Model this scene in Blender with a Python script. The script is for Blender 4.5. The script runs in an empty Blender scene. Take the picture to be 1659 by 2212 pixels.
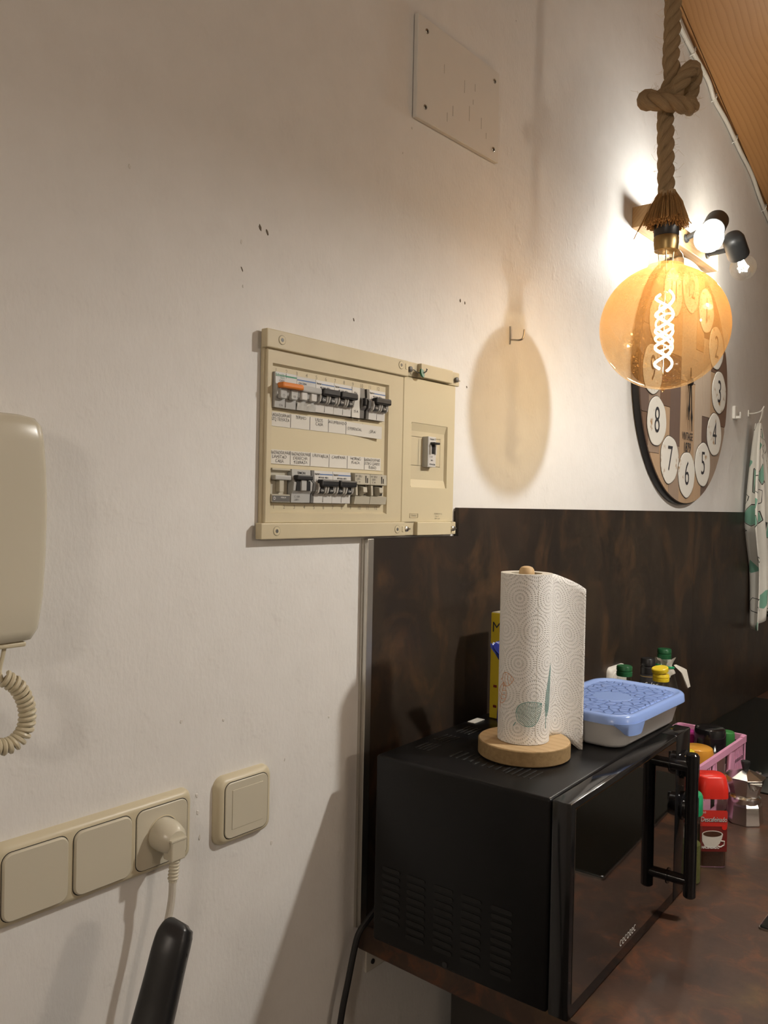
import bpy, bmesh, math, random
from mathutils import Vector, Matrix

random.seed(7)
PI = math.pi
scene = bpy.context.scene
COL = scene.collection

# ------------------------------------------------------------------ camera
CAM = Vector((0.0, -0.76, 1.45))
yaw, pitch, roll = math.radians(50.05), math.radians(-0.606), math.radians(1.1785)
fw = Vector((math.sin(yaw) * math.cos(pitch), math.cos(yaw) * math.cos(pitch), math.sin(pitch)))
rt = Vector((math.cos(yaw), -math.sin(yaw), 0))
up = rt.cross(fw)
r2 = rt * math.cos(roll) + up * math.sin(roll)
u2 = up * math.cos(roll) - rt * math.sin(roll)
cd = bpy.data.cameras.new('camera')
cam = bpy.data.objects.new('camera', cd)
COL.objects.link(cam)
M = Matrix((r2, u2, -fw)).transposed().to_4x4()
M.translation = CAM
cam.matrix_world = M
cd.sensor_fit = 'HORIZONTAL'
cd.sensor_width = 36.0
cd.lens = 36.0 * 1766.0 / 1659.0
cd.clip_start = 0.02
scene.camera = cam

# ------------------------------------------------------------------ world, exposure
w = bpy.data.worlds.new('world')
scene.world = w
w.use_nodes = True
w.node_tree.nodes['Background'].inputs[0].default_value = (0.5, 0.55, 0.65, 1)
w.node_tree.nodes['Background'].inputs[1].default_value = 0.02
scene.view_settings.view_transform = 'Standard'
scene.view_settings.look = 'None'
scene.view_settings.gamma = 1.0
scene.view_settings.use_curve_mapping = False
scene.view_settings.exposure = 0.0
scene.cycles.max_bounces = 8
scene.cycles.adaptive_threshold = 0.04
scene.cycles.diffuse_bounces = 3
scene.cycles.glossy_bounces = 3
scene.cycles.transmission_bounces = 4

# strengths of the room's lamps and one added fill globe (radiance of their glowing parts)
L_PENDANT = 115.0
L_SPOT = 130.0
L_SPOT2 = 1300.0
L_KITCHEN = 1150.0
L_FRONT_FILL = 66.0  # globe behind the viewer, added only as front fill
L_HALL = 62.0


# ------------------------------------------------------------------ materials
class NT:
    def __init__(s, name):
        s.m = bpy.data.materials.new(name)
        s.m.use_nodes = True
        s.t = s.m.node_tree
        s.t.nodes.clear()
        s.out = s.t.nodes.new('ShaderNodeOutputMaterial')

    def n(s, kind, **kw):
        nd = s.t.nodes.new(kind)
        for k, v in kw.items():
            setattr(nd, k, v)
        return nd

    def l(s, a, b):
        s.t.links.new(a, b)

    def mth(s, op, a, b=None, c=None):
        nd = s.n('ShaderNodeMath', operation=op)
        for i, v in enumerate((a, b, c)):
            if v is None:
                continue
            if isinstance(v, (int, float)):
                nd.inputs[i].default_value = v
            else:
                s.l(v, nd.inputs[i])
        return nd.outputs[0]

    def coord(s, kind='Object', scale=(1, 1, 1), rot=(0, 0, 0)):
        tc = s.n('ShaderNodeTexCoord')
        mp = s.n('ShaderNodeMapping')
        mp.inputs['Scale'].default_value = scale
        mp.inputs['Rotation'].default_value = rot
        s.l(tc.outputs[kind], mp.inputs[0])
        return mp.outputs[0]

    def noise(s, vec, scale, detail=3.0, rough=0.55, dist=0.0):
        nd = s.n('ShaderNodeTexNoise')
        nd.inputs['Scale'].default_value = scale
        nd.inputs['Detail'].default_value = detail
        nd.inputs['Roughness'].default_value = rough
        nd.inputs['Distortion'].default_value = dist
        s.l(vec, nd.inputs['Vector'])
        return nd.outputs['Fac']

    def ramp(s, fac, stops, interp='LINEAR'):
        nd = s.n('ShaderNodeValToRGB')
        nd.color_ramp.interpolation = interp
        e = nd.color_ramp.elements
        while len(e) < len(stops):
            e.new(0.5)
        for i, (p, c) in enumerate(stops):
            e[i].position = p
            e[i].color = (*c, 1) if len(c) == 3 else c
        s.l(fac, nd.inputs[0])
        return nd.outputs[0]

    def mix(s, fac, a, b, mode='MIX'):
        nd = s.n('ShaderNodeMix', data_type='RGBA', blend_type=mode)
        if isinstance(fac, (int, float)):
            nd.inputs[0].default_value = fac
        else:
            s.l(fac, nd.inputs[0])
        for i, v in ((6, a), (7, b)):
            if isinstance(v, tuple):
                nd.inputs[i].default_value = (*v, 1)
            else:
                s.l(v, nd.inputs[i])
        return nd.outputs[2]

    def bump(s, h, strength=0.2, dist=0.001, normal=None):
        nd = s.n('ShaderNodeBump')
        nd.inputs['Strength'].default_value = strength
        nd.inputs['Distance'].default_value = dist
        s.l(h, nd.inputs['Height'])
        if normal:
            s.l(normal, nd.inputs['Normal'])
        return nd.outputs[0]

    def bsdf(s, color, rough=0.5, metal=0.0, normal=None, spec=0.5, coat=0.0, trans=0.0, sss=0.0):
        p = s.n('ShaderNodeBsdfPrincipled')
        if isinstance(color, tuple):
            p.inputs['Base Color'].default_value = (*color, 1)
        else:
            s.l(color, p.inputs['Base Color'])
        if isinstance(rough, (int, float)):
            p.inputs['Roughness'].default_value = rough
        else:
            s.l(rough, p.inputs['Roughness'])
        p.inputs['Metallic'].default_value = metal
        p.inputs['Specular IOR Level'].default_value = spec
        p.inputs['Coat Weight'].default_value = coat
        p.inputs['Coat Roughness'].default_value = 0.08
        p.inputs['Transmission Weight'].default_value = trans
        if normal:
            s.l(normal, p.inputs['Normal'])
        return p.outputs[0]

    def done(s, sh):
        s.l(sh, s.out.inputs[0])
        return s.m


def plastic(name, c, rough=0.4, var=0.12, spec=0.45, vscale=14, grain=0.0, coat=0.0):
    t = NT(name)
    v = t.coord()
    f = t.noise(v, vscale, 4)
    d = tuple(x * (1 - var) for x in c)
    col = t.mix(f, d, c)
    nrm = t.bump(t.noise(v, 900, 2), grain, 0.0004) if grain else None
    return t.done(t.bsdf(col, rough, 0, nrm, spec, coat))


def metal(name, c, rough=0.25, var=0.1):
    t = NT(name)
    v = t.coord()
    f = t.noise(v, 40, 4)
    return t.done(t.bsdf(t.mix(f, tuple(x * (1 - var) for x in c), c), rough, 1.0))


def emis(name, c, s):
    t = NT(name)
    e = t.n('ShaderNodeEmission')
    e.inputs[0].default_value = (*c, 1)
    e.inputs[1].default_value = s
    return t.done(e.outputs[0])


def wood(name, c1, c2, axis='X', ring=7.0, rough=0.5, fine=60, dist=3.0, coat=0.0, bumpy=0.15, both=False):
    t = NT(name)
    sc = {'X': (0.05, 1, 1), 'Y': (1, 0.05, 1), 'Z': (1, 1, 0.05)}[axis]
    v = t.coord(scale=sc)
    sp = t.n('ShaderNodeSeparateXYZ')
    t.l(v, sp.inputs[0])
    oth = ['XYZ'.index(c) for c in 'XYZ'.replace(axis, '')]
    perp = t.mth('ADD', sp.outputs[oth[0]], sp.outputs[oth[1]]) if both else sp.outputs[oth[0]]
    big = t.noise(v, ring, 3, 0.5, 0.3)
    rg = t.mth('FRACT', t.mth('ADD', t.mth('MULTIPLY', perp, fine), t.mth('MULTIPLY', big, dist * 4)))
    ln = t.mth('POWER', rg, 3.5)
    fn = t.noise(v, fine * 9, 3, 0.6)
    tone = t.noise(v, ring * 0.6, 2)
    mixf = t.mth('ADD', t.mth('MULTIPLY', ln, 0.50), t.mth('ADD', t.mth('MULTIPLY', fn, 0.28), t.mth('MULTIPLY', tone, 0.30)))
    col = t.mix(mixf, c1, c2)
    nrm = t.bump(mixf, bumpy, 0.0006)
    return t.done(t.bsdf(col, rough, 0, nrm, 0.4, coat))


def plaster():
    t = NT('white_plaster')
    v = t.coord()
    mid = t.noise(v, 22, 3, 0.6)
    fin = t.noise(t.coord(scale=(1, 1, 0.45)), 210, 2, 0.6)
    spk = t.mth('MAXIMUM', t.mth('SUBTRACT', mid, 0.60), 0.0)
    col = t.mix(mid, (0.80, 0.785, 0.755), (0.71, 0.69, 0.655))
    n2 = t.bump(t.mth('ADD', t.mth('MULTIPLY', fin, 0.42), t.mth('ADD', mid, t.mth('MULTIPLY', spk, 3.0))), 0.5, 0.0018)
    return t.done(t.bsdf(col, 0.62, 0, n2, 0.3))


def rusty(name, base, dark, warm, rough, s=5.0, amt=0.55, streak=(1, 1, 1), rr=0.12, ochre=(0.16, 0.115, 0.06)):
    t = NT(name)
    v = t.coord(scale=streak)
    a = t.noise(v, s, 6, 0.6, 0.6)
    b = t.noise(v, s * 2.3, 6, 0.65, 0.8)
    c = t.noise(v, s * 13, 4, 0.7)
    col = t.mix(t.ramp(a, [(0.3, (0, 0, 0)), (0.7, (1, 1, 1))]), dark, base)
    wm = t.mth('MULTIPLY', t.ramp(b, [(0.5, (0, 0, 0)), (0.75, (1, 1, 1))]), t.mth('MULTIPLY', c, amt * 2))
    col = t.mix(wm, col, warm)
    oc = t.mth('MULTIPLY', t.ramp(t.noise(v, s * 1.4, 5, 0.6), [(0.55, (0, 0, 0)), (0.75, (1, 1, 1))]), t.mth('MULTIPLY', c, amt))
    col = t.mix(oc, col, ochre)
    rg = t.mth('ADD', rough, t.mth('MULTIPLY', c, rr))
    return t.done(t.bsdf(col, rg, 0, t.bump(c, 0.08, 0.0006), 0.4))


def glass_thin(name, tint, gloss=0.10, frost=None, frost_amt=0.0):
    """thin blown glass: tinted see-through plus a sharp reflection, optionally frosted"""
    t = NT(name)
    tr = t.n('ShaderNodeBsdfTransparent')
    tr.inputs[0].default_value = (*tint, 1)
    gl = t.n('ShaderNodeBsdfGlossy')
    gl.inputs['Roughness'].default_value = 0.02
    gl.inputs['Color'].default_value = (1, 1, 1, 1)
    lw = t.n('ShaderNodeLayerWeight')
    lw.inputs[0].default_value = 0.35
    f = t.mth('ADD', gloss, t.mth('MULTIPLY', t.mth('POWER', lw.outputs['Facing'], 3.0), 0.45))
    m = t.n('ShaderNodeMixShader')
    t.l(f, m.inputs[0])
    t.l(tr.outputs[0], m.inputs[1])
    t.l(gl.outputs[0], m.inputs[2])
    sh = m.outputs[0]
    if frost:
        tl = t.n('ShaderNodeBsdfTranslucent')
        tl.inputs[0].default_value = (*frost, 1)
        m2 = t.n('ShaderNodeMixShader')
        m2.inputs[0].default_value = frost_amt
        t.l(sh, m2.inputs[1])
        t.l(tl.outputs[0], m2.inputs[2])
        sh = m2.outputs[0]
    return t.done(sh)


def amber_globe():
    t = NT('amber_globe_glass')
    tc = t.n('ShaderNodeTexCoord')
    sp = t.n('ShaderNodeSeparateXYZ')
    t.l(tc.outputs['Object'], sp.inputs[0])
    # 0 at the bottom of the globe, 1 at its top (object origin is the lamp root, at the globe's foot)
    g = t.mth('DIVIDE', sp.outputs[2], 0.2)
    speck = t.mth('MAXIMUM', t.mth('SUBTRACT', t.noise(tc.outputs['Object'], 420, 1, 0.6), 0.55), 0.0)
    fr = t.mth('ADD', t.mth('MULTIPLY', t.mth('POWER', t.mth('MAXIMUM', g, 0.0), 1.8), 0.44), t.mth('MULTIPLY', speck, 0.7))
    fr = t.mth('ADD', fr, 0.02)
    tint = t.ramp(g, [(0.0, (0.86, 0.79, 0.66)), (0.5, (0.83, 0.72, 0.53)), (1.0, (0.78, 0.59, 0.36))])
    tr = t.n('ShaderNodeBsdfTransparent')
    t.l(tint, tr.inputs[0])
    gl = t.n('ShaderNodeBsdfGlossy')
    gl.inputs['Roughness'].default_value = 0.03
    gl.inputs['Color'].default_value = (1, 0.9, 0.72, 1)
    lw = t.n('ShaderNodeLayerWeight')
    lw.inputs[0].default_value = 0.4
    f = t.mth('ADD', 0.09, t.mth('MULTIPLY', t.mth('POWER', lw.outputs['Facing'], 3.0), 0.4))
    m = t.n('ShaderNodeMixShader')
    t.l(f, m.inputs[0])
    t.l(tr.outputs[0], m.inputs[1])
    t.l(gl.outputs[0], m.inputs[2])
    tl = t.n('ShaderNodeBsdfTranslucent')
    tl.inputs[0].default_value = (0.74, 0.37, 0.12, 1)
    m2 = t.n('ShaderNodeMixShader')
    t.l(fr, m2.inputs[0])
    t.l(m.outputs[0], m2.inputs[1])
    t.l(tl.outputs[0], m2.inputs[2])
    return t.done(m2.outputs[0])


def embossed_paper():
    """kitchen paper: lattice of dotted rings pressed into the sheet (UV in metres)"""
    t = NT('embossed_kitchen_paper')
    tc = t.n('ShaderNodeTexCoord')
    sp = t.n('ShaderNodeSeparateXYZ')
    t.l(tc.outputs['UV'], sp.inputs[0])
    P = 0.043
    v = t.mth('DIVIDE', sp.outputs[1], P)
    row = t.mth('FLOOR', v)
    fv = t.mth('SUBTRACT', t.mth('FRACT', v), 0.5)
    u = t.mth('ADD', t.mth('DIVIDE', sp.outputs[0], P), t.mth('MULTIPLY', t.mth('MODULO', row, 2.0), 0.5))
    fu = t.mth('SUBTRACT', t.mth('FRACT', u), 0.5)
    rho = t.mth('SQRT', t.mth('ADD', t.mth('MULTIPLY', fu, fu), t.mth('MULTIPLY', fv, fv)))
    q = t.mth('MULTIPLY', rho, 9.0)
    ring = t.mth('MAXIMUM', t.mth('SINE', t.mth('MULTIPLY', q, 2 * PI)), 0.0)
    idx = t.mth('FLOOR', q)
    th = t.mth('ARCTAN2', fv, fu)
    n = t.mth('ADD', t.mth('MULTIPLY', idx, 9.0), 8.0)
    dots = t.mth('MAXIMUM', t.mth('ADD', t.mth('COSINE', t.mth('MULTIPLY', th, n)), 0.35), 0.0)
    h = t.mth('MULTIPLY', ring, dots)
    fibre = t.noise(t.coord('UV'), 900, 3, 0.7)
    hh = t.mth('SUBTRACT', t.mth('MULTIPLY', fibre, 0.25), h)
    nrm = t.bump(hh, 0.8, 0.0011)
    col = t.mix(t.mth('MULTIPLY', h, 0.35), (0.86, 0.84, 0.80), (0.74, 0.71, 0.66))  # shade of the pressed dots also painted into the colour
    return t.done(t.bsdf(col, 0.9, 0, nrm, 0.1))


def towel_print():
    t = NT('printed_tea_towel')
    v = t.coord('UV', scale=(4.5, 8, 1))
    wv = t.n('ShaderNodeTexVoronoi', feature='F1')
    wv.inputs['Scale'].default_value = 1.3
    t.l(v, wv.inputs['Vector'])
    de = t.n('ShaderNodeTexVoronoi', feature='DISTANCE_TO_EDGE')
    de.inputs['Scale'].default_value = 1.3
    t.l(v, de.inputs['Vector'])
    sepc = t.n('ShaderNodeSeparateColor')
    t.l(wv.outputs['Color'], sepc.inputs[0])
    inner = t.ramp(de.outputs['Distance'], [(0.155, (0, 0, 0)), (0.165, (1, 1, 1))])
    line = t.ramp(de.outputs['Distance'], [(0.12, (0, 0, 0)), (0.125, (1, 1, 1)), (0.15, (1, 1, 1)), (0.155, (0, 0, 0))])
    pick = t.ramp(sepc.outputs[0], [(0.45, (0, 0, 0)), (0.46, (1, 1, 1))], 'CONSTANT')
    keep = t.ramp(sepc.outputs[1], [(0.35, (0, 0, 0)), (0.36, (1, 1, 1))], 'CONSTANT')
    col = t.mix(t.mth('MULTIPLY', inner, pick), (0.72, 0.70, 0.63), (0.20, 0.40, 0.30))
    col = t.mix(t.mth('MULTIPLY', line, keep), col, (0.03, 0.035, 0.03))
    weave = t.noise(t.coord('UV'), 260, 2)
    return t.done(t.bsdf(col, 0.95, 0, t.bump(weave, 0.3, 0.001), 0.1))


MT = {}
MT['plaster'] = plaster()
MT['ceil'] = wood('varnished_pine_boards', (0.40, 0.205, 0.075), (0.24, 0.105, 0.034), 'X', 5.0, 0.36, 75, 1.6)
MT['ceil2'] = wood('varnished_pine_boards_pale', (0.42, 0.22, 0.085), (0.27, 0.12, 0.04), 'X', 4.0, 0.36, 60, 2.0)
MT['gap'] = plastic('dark_gap', (0.012, 0.009, 0.007), 0.9)
MT['splash'] = rusty('rust_brown_splashback', (0.036, 0.025, 0.017), (0.015, 0.011, 0.009), (0.115, 0.058, 0.024), 0.36, 4.5, 0.6, (1, 1, 0.7), ochre=(0.085, 0.058, 0.028))
MT['worktop'] = rusty('rust_brown_worktop', (0.074, 0.040, 0.025), (0.030, 0.018, 0.013), (0.17, 0.060, 0.024), 0.44, 8.0, 0.9, ochre=(0.14, 0.085, 0.035))
MT['floor'] = plastic('dark_floor_tile', (0.10, 0.075, 0.06), 0.5, 0.3, vscale=5)
MT['wallp'] = plastic('painted_room_wall', (0.62, 0.58, 0.52), 0.7, 0.06, 0.2, 3)
MT['alu'] = metal('brushed_aluminium', (0.62, 0.60, 0.55), 0.38)
MT['steel'] = metal('screw_steel', (0.5, 0.48, 0.44), 0.3)
MT['chrome'] = metal('polished_aluminium', (0.72, 0.71, 0.69), 0.22, 0.06)
MT['ivory'] = plastic('ivory_plastic', (0.60, 0.555, 0.435), 0.26, 0.06, 0.5, 6)
MT['ivory2'] = plastic('ivory_plastic_yellowed', (0.62, 0.55, 0.385), 0.38, 0.12, 0.45, 12)
MT['panel'] = plastic('aged_cream_plastic', (0.63, 0.545, 0.365), 0.45, 0.14, 0.4, 20)
MT['panel2'] = plastic('aged_cream_cover', (0.65, 0.565, 0.375), 0.47, 0.10, 0.4, 9)
MT['slot'] = plastic('slot_dark', (0.02, 0.019, 0.018), 0.6)
MT['brk_white'] = plastic('breaker_white', (0.62, 0.60, 0.56), 0.4, 0.08)
MT['brk_grey'] = plastic('breaker_grey', (0.45, 0.445, 0.42), 0.35, 0.1)
MT['brk_dark'] = plastic('breaker_dark_grey', (0.13, 0.125, 0.115), 0.4)
MT['brk_beige'] = plastic('breaker_beige', (0.50, 0.46, 0.36), 0.45)
MT['black'] = plastic('black_plastic', (0.018, 0.018, 0.019), 0.35, 0.2)
MT['orange'] = plastic('orange_plastic', (0.72, 0.22, 0.03), 0.38)
MT['blueband'] = plastic('blue_print', (0.09, 0.17, 0.36), 0.5)
MT['greenband'] = plastic('green_print', (0.03, 0.25, 0.13), 0.5)
MT['ink'] = plastic('black_ink', (0.03, 0.03, 0.035), 0.6)
MT['pencil'] = plastic('pencil_ink', (0.14, 0.135, 0.13), 0.7)
MT['faint'] = plastic('moulded_number', (0.30, 0.26, 0.18), 0.6)
MT['paper'] = plastic('label_paper', (0.68, 0.65, 0.58), 0.7, 0.05)
MT['whiteink'] = plastic('white_print', (0.8, 0.79, 0.75), 0.5)
MT['tape'] = plastic('clear_tape', (0.55, 0.54, 0.50), 0.12, 0.15, 0.6)
MT['rope'] = None
MT['board'] = plastic('painted_board', (0.73, 0.70, 0.645), 0.6, 0.06, 0.3, 30)
MT['white'] = plastic('white_plastic', (0.78, 0.76, 0.70), 0.35, 0.04)
MT['cable_white'] = plastic('white_cable_sheath', (0.62, 0.58, 0.50), 0.45, 0.08)
MT['darkcup'] = plastic('matt_black_metal', (0.025, 0.026, 0.026), 0.42, 0.25, 0.5, 40)
MT['mwbody'] = plastic('black_enamel', (0.007, 0.007, 0.0075), 0.30, 0.15, 0.22, 8)
MT['mwgloss'] = plastic('black_gloss_plastic', (0.008, 0.008, 0.009), 0.13, 0.1, 0.5)
MT['vent'] = plastic('vent_black', (0.0025, 0.0025, 0.0025), 0.6)
MT['beech'] = wood('pale_pine', (0.68, 0.49, 0.27), (0.50, 0.31, 0.14), 'Y', 9.0, 0.55, 65, 0.5)
MT['beech_side'] = plastic('rough_pine_edge', (0.43, 0.29, 0.14), 0.8, 0.6, 0.2, 160, 0.6)
MT['lampwood'] = wood('lamp_oak', (0.55, 0.36, 0.17), (0.36, 0.21, 0.09), 'X', 10.0, 0.5, 110, 0.8, both=True)
MT['paper_roll'] = embossed_paper()
MT['leafprint'] = plastic('teal_print', (0.13, 0.33, 0.30), 0.85)
MT['orangeprint'] = plastic('orange_print', (0.72, 0.33, 0.14), 0.85)
MT['towel'] = towel_print()
MT['hob'] = plastic('black_hob_glass', (0.006, 0.008, 0.007), 0.10, 0.1, 0.5)
MT['brass'] = metal('aged_brass', (0.38, 0.27, 0.12), 0.38)
t = NT('mirror_black_glass')
MT['mirror'] = t.done(t.bsdf(t.mix(t.noise(t.coord(), 6, 3), (0.40, 0.40, 0.40), (0.46, 0.46, 0.46)), 0.035, 1.0))
t = NT('frosted_tub_plastic')
MT['tub'] = t.done(t.bsdf(t.mix(t.noise(t.coord(), 20, 3), (0.86, 0.87, 0.88), (0.92, 0.92, 0.92)), 0.35, 0, None, 0.4, 0, 0.0))
t = NT('blue_lid_plastic')
vo = t.n('ShaderNodeTexVoronoi', feature='DISTANCE_TO_EDGE')
vo.inputs['Scale'].default_value = 70
t.l(t.coord(), vo.inputs['Vector'])
edge = t.ramp(vo.outputs['Distance'], [(0.0, (0, 0, 0)), (0.12, (1, 1, 1))])
MT['lidrelief'] = t.done(t.bsdf(t.mix(edge, (0.17, 0.27, 0.62), (0.27, 0.40, 0.80)), 0.16, 0, t.bump(edge, 0.9, 0.0018), 0.5))
MT['lid'] = plastic('blue_lid_rim', (0.27, 0.40, 0.78), 0.22, 0.05)
MT['clockside'] = plastic('clock_black_edge', (0.012, 0.011, 0.011), 0.4)
CW = [((0.47, 0.33, 0.21), (0.33, 0.21, 0.12)), ((0.19, 0.115, 0.075), (0.11, 0.065, 0.045)), ((0.36, 0.27, 0.20), (0.22, 0.15, 0.105)),
      ((0.52, 0.43, 0.34), (0.37, 0.28, 0.20)), ((0.17, 0.115, 0.09), (0.095, 0.065, 0.05))]
for i, (a, b) in enumerate(CW):
    MT['cw%d' % i] = wood('clock_plank_wood_%s' % 'abcde'[i], a, b, 'Z', 14.0, 0.5, 110, 0.8, 0.0, 0.1)
t = NT('enamel_disc')
rs = t.ramp(t.noise(t.coord(), 28, 4, 0.6), [(0.62, (0, 0, 0)), (0.70, (1, 1, 1))])
MT['enamel'] = t.done(t.bsdf(t.mix(rs, (0.72, 0.69, 0.62), (0.36, 0.22, 0.10)), 0.4))
t = NT('jute_rope')
v = t.coord('UV', scale=(0.10, 2.2, 1))
fb = t.noise(v, 26, 4, 0.7)
MT['rope'] = t.done(t.bsdf(t.mix(fb, (0.20, 0.125, 0.065), (0.66, 0.49, 0.29)), 0.9, 0, t.bump(fb, 1.0, 0.002), 0.1))
MT['fringe'] = plastic('jute_fibre', (0.46, 0.27, 0.11), 0.9, 0.35, 0.1, 300)
MT['fuzz'] = plastic('jute_fuzz', (0.62, 0.47, 0.28), 0.9, 0.2, 0.1, 300)
MT['clear'] = glass_thin('clear_bottle_plastic', (0.93, 0.95, 0.93), 0.06)
MT['neckglass'] = glass_thin('bulb_neck_glass', (0.80, 0.72, 0.58), 0.22)
MT['clearglass'] = glass_thin('clear_bulb_glass', (0.98, 0.97, 0.94), 0.07)
MT['opal'] = emis('lit_bulb', (1.0, 0.98, 0.92), L_SPOT)
MT['fil_white'] = emis('lit_led_filament', (1.0, 0.95, 0.86), L_SPOT2)
MT['fil_warm'] = emis('lit_amber_filament', (1.0, 0.82, 0.58), L_PENDANT)
MT['disc_k'] = emis('lit_kitchen_diffuser', (1.0, 0.965, 0.905), L_KITCHEN)
MT['globe_fill'] = emis('lit_fill_globe', (1.0, 0.85, 0.70), L_FRONT_FILL)
MT['globe_h'] = emis('lit_hall_globe', (1.0, 0.88, 0.76), L_HALL)
MT['globe'] = amber_globe()
MT['darkgreen'] = plastic('dark_green_cap', (0.012, 0.10, 0.035), 0.35)
MT['yellowcap'] = plastic('yellow_cap', (0.80, 0.60, 0.03), 0.35)
MT['yellowbox'] = plastic('yellow_carton', (0.62, 0.47, 0.02), 0.5)
MT['bluebag'] = plastic('blue_film', (0.02, 0.03, 0.22), 0.25)
MT['pink'] = plastic('pink_plastic', (0.72, 0.33, 0.50), 0.42, 0.05)
MT['magenta'] = plastic('magenta_plastic', (0.45, 0.03, 0.25), 0.25)
MT['ochre'] = plastic('ochre_plastic', (0.68, 0.32, 0.04), 0.22)
MT['green'] = plastic('green_plastic', (0.04, 0.22, 0.05), 0.35)
MT['emerald'] = plastic('emerald_plastic', (0.02, 0.36, 0.15), 0.35)
MT['red'] = plastic('red_plastic', (0.72, 0.025, 0.015), 0.35)
MT['redlabel'] = plastic('red_label', (0.62, 0.03, 0.02), 0.45)
MT['darkred'] = plastic('dark_red_label', (0.20, 0.015, 0.012), 0.45, 0.4)
MT['coffee'] = plastic('instant_coffee', (0.075, 0.028, 0.014), 0.9, 0.5, 0.2, 300)
MT['herb'] = plastic('dried_herb', (0.16, 0.17, 0.05), 0.9, 0.6, 0.2, 260)
MT['oil'] = plastic('dark_bottle', (0.012, 0.018, 0.012), 0.12)
MT['cup'] = plastic('printed_cup', (0.68, 0.64, 0.58), 0.5)
MT['rag'] = plastic('rag_cloth', (0.72, 0.68, 0.6), 0.9, 0.2, 0.1, 40)
MT['cab'] = plastic('cabinet_front', (0.05, 0.045, 0.04), 0.4)
MT['gold'] = plastic('gold_print', (0.5, 0.36, 0.12), 0.4)


# ------------------------------------------------------------------ geometry helpers
def V(*a):
    return Vector(a)


def finish(bm, smooth=None):
    bmesh.ops.recalc_face_normals(bm, faces=bm.faces)
    if smooth:
        for f in bm.faces:
            f.smooth = True
    return bm


def box(x0, x1, y0, y1, z0, z1, bev=0.0, seg=2, bm=None):
    b = bmesh.new()
    bmesh.ops.create_cube(b, size=1)
    for v in b.verts:
        v.co = V((x0 + x1) / 2 + v.co.x * (x1 - x0), (y0 + y1) / 2 + v.co.y * (y1 - y0), (z0 + z1) / 2 + v.co.z * (z1 - z0))
    if bev:
        bmesh.ops.bevel(b, geom=list(b.edges), offset=bev, segments=seg, affect='EDGES', profile=0.5)
    return join(bm, b)


def join(bm, b):
    if bm is None:
        return b
    me = bpy.data.meshes.new('tmp')
    b.to_mesh(me)
    b.free()
    bm.from_mesh(me)
    bpy.data.meshes.remove(me)
    return bm


def loft(rings, cap0=True, cap1=True, closed=True, bm=None, uv=None):
    bm = bm or bmesh.new()
    lay = bm.loops.layers.uv.verify() if uv else None
    vs = [[bm.verts.new(p) for p in r] for r in rings]
    n = len(rings[0])
    for i in range(len(vs) - 1):
        for j in range(n if closed else n - 1):
            k = (j + 1) % n
            try:
                f = bm.faces.new((vs[i][j], vs[i][k], vs[i + 1][k], vs[i + 1][j]))
            except ValueError:
                continue
            if uv:
                jj = j + 1
                for lp, (a, b) in zip(f.loops, ((i, j), (i, jj), (i + 1, jj), (i + 1, j))):
                    lp[lay].uv = uv(a, b)
    if closed:
        if cap0:
            bm.faces.new(vs[0])
        if cap1:
            bm.faces.new(vs[-1])
    return bm


def circ(c, r, ax, n=24, ph=0.0, r_b=None):
    ax = Vector(ax).normalized()
    t = V(0, 0, 1) if abs(ax.z) < 0.9 else V(1, 0, 0)
    a = ax.cross(t).normalized()
    b = ax.cross(a).normalized()
    rb = r if r_b is None else r_b
    c = Vector(c)
    return [c + a * r * math.cos(ph + 2 * PI * i / n) + b * rb * math.sin(ph + 2 * PI * i / n) for i in range(n)]


def lathe(prof, c, ax=(0, 0, 1), n=32, cap0=True, cap1=True, bm=None, ph=0.0, uv=None):
    """prof: (radius, distance along axis)"""
    ax = Vector(ax).normalized()
    rings = [circ(Vector(c) + ax * h, max(r, 1e-5), ax, n, ph) for r, h in prof]
    return loft(rings, cap0, cap1, True, bm, uv)


def cyl(a, b, r, n=20, bm=None, r1=None, bev=0.0):
    a, b = Vector(a), Vector(b)
    L = (b - a).length
    r1 = r if r1 is None else r1
    if bev:
        return lathe([(r - bev, 0), (r, bev), (r1, L - bev), (r1 - bev, L)], a, b - a, n, bm=bm)
    return lathe([(r, 0), (r1, L)], a, b - a, n, bm=bm)


def catmull(pts, k=8):
    pts = [Vector(p) for p in pts]
    P = [pts[0] * 2 - pts[1]] + pts + [pts[-1] * 2 - pts[-2]]
    out = []
    for i in range(1, len(P) - 2):
        p0, p1, p2, p3 = P[i - 1:i + 3]
        for j in range(k):
            t = j / k
            out.append(0.5 * ((2 * p1) + (p2 - p0) * t + (2 * p0 - 5 * p1 + 4 * p2 - p3) * t * t + (3 * p1 - p0 - 3 * p2 + p3) * t ** 3))
    out.append(pts[-1])
    return out


def frames(path):
    T = []
    for i in range(len(path)):
        a = path[max(i - 1, 0)]
        b = path[min(i + 1, len(path) - 1)]
        T.append((b - a).normalized())
    ref = V(0, 0, 1) if abs(T[0].z) < 0.9 else V(1, 0, 0)
    n = (ref - T[0] * ref.dot(T[0])).normalized()
    F = []
    for t in T:
        n = (n - t * n.dot(t)).normalized()
        F.append((t, n, t.cross(n)))
    return F


def tube(path, r, n=10, bm=None, caps=True, uv=False):
    path = [Vector(p) for p in path]
    F = frames(path)
    rings = []
    acc = [0.0]
    for i in range(1, len(path)):
        acc.append(acc[-1] + (path[i] - path[i - 1]).length)
    for i, (p, (t, a, b)) in enumerate(zip(path, F)):
        rr = r(i / (len(path) - 1)) if callable(r) else r
        rings.append([p + (a * math.cos(2 * PI * j / n) + b * math.sin(2 * PI * j / n)) * rr for j in range(n)])
    u = (lambda i, j: (acc[i] * 20, j / n)) if uv else None
    return loft(rings, caps, caps, True, bm, u)


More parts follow.
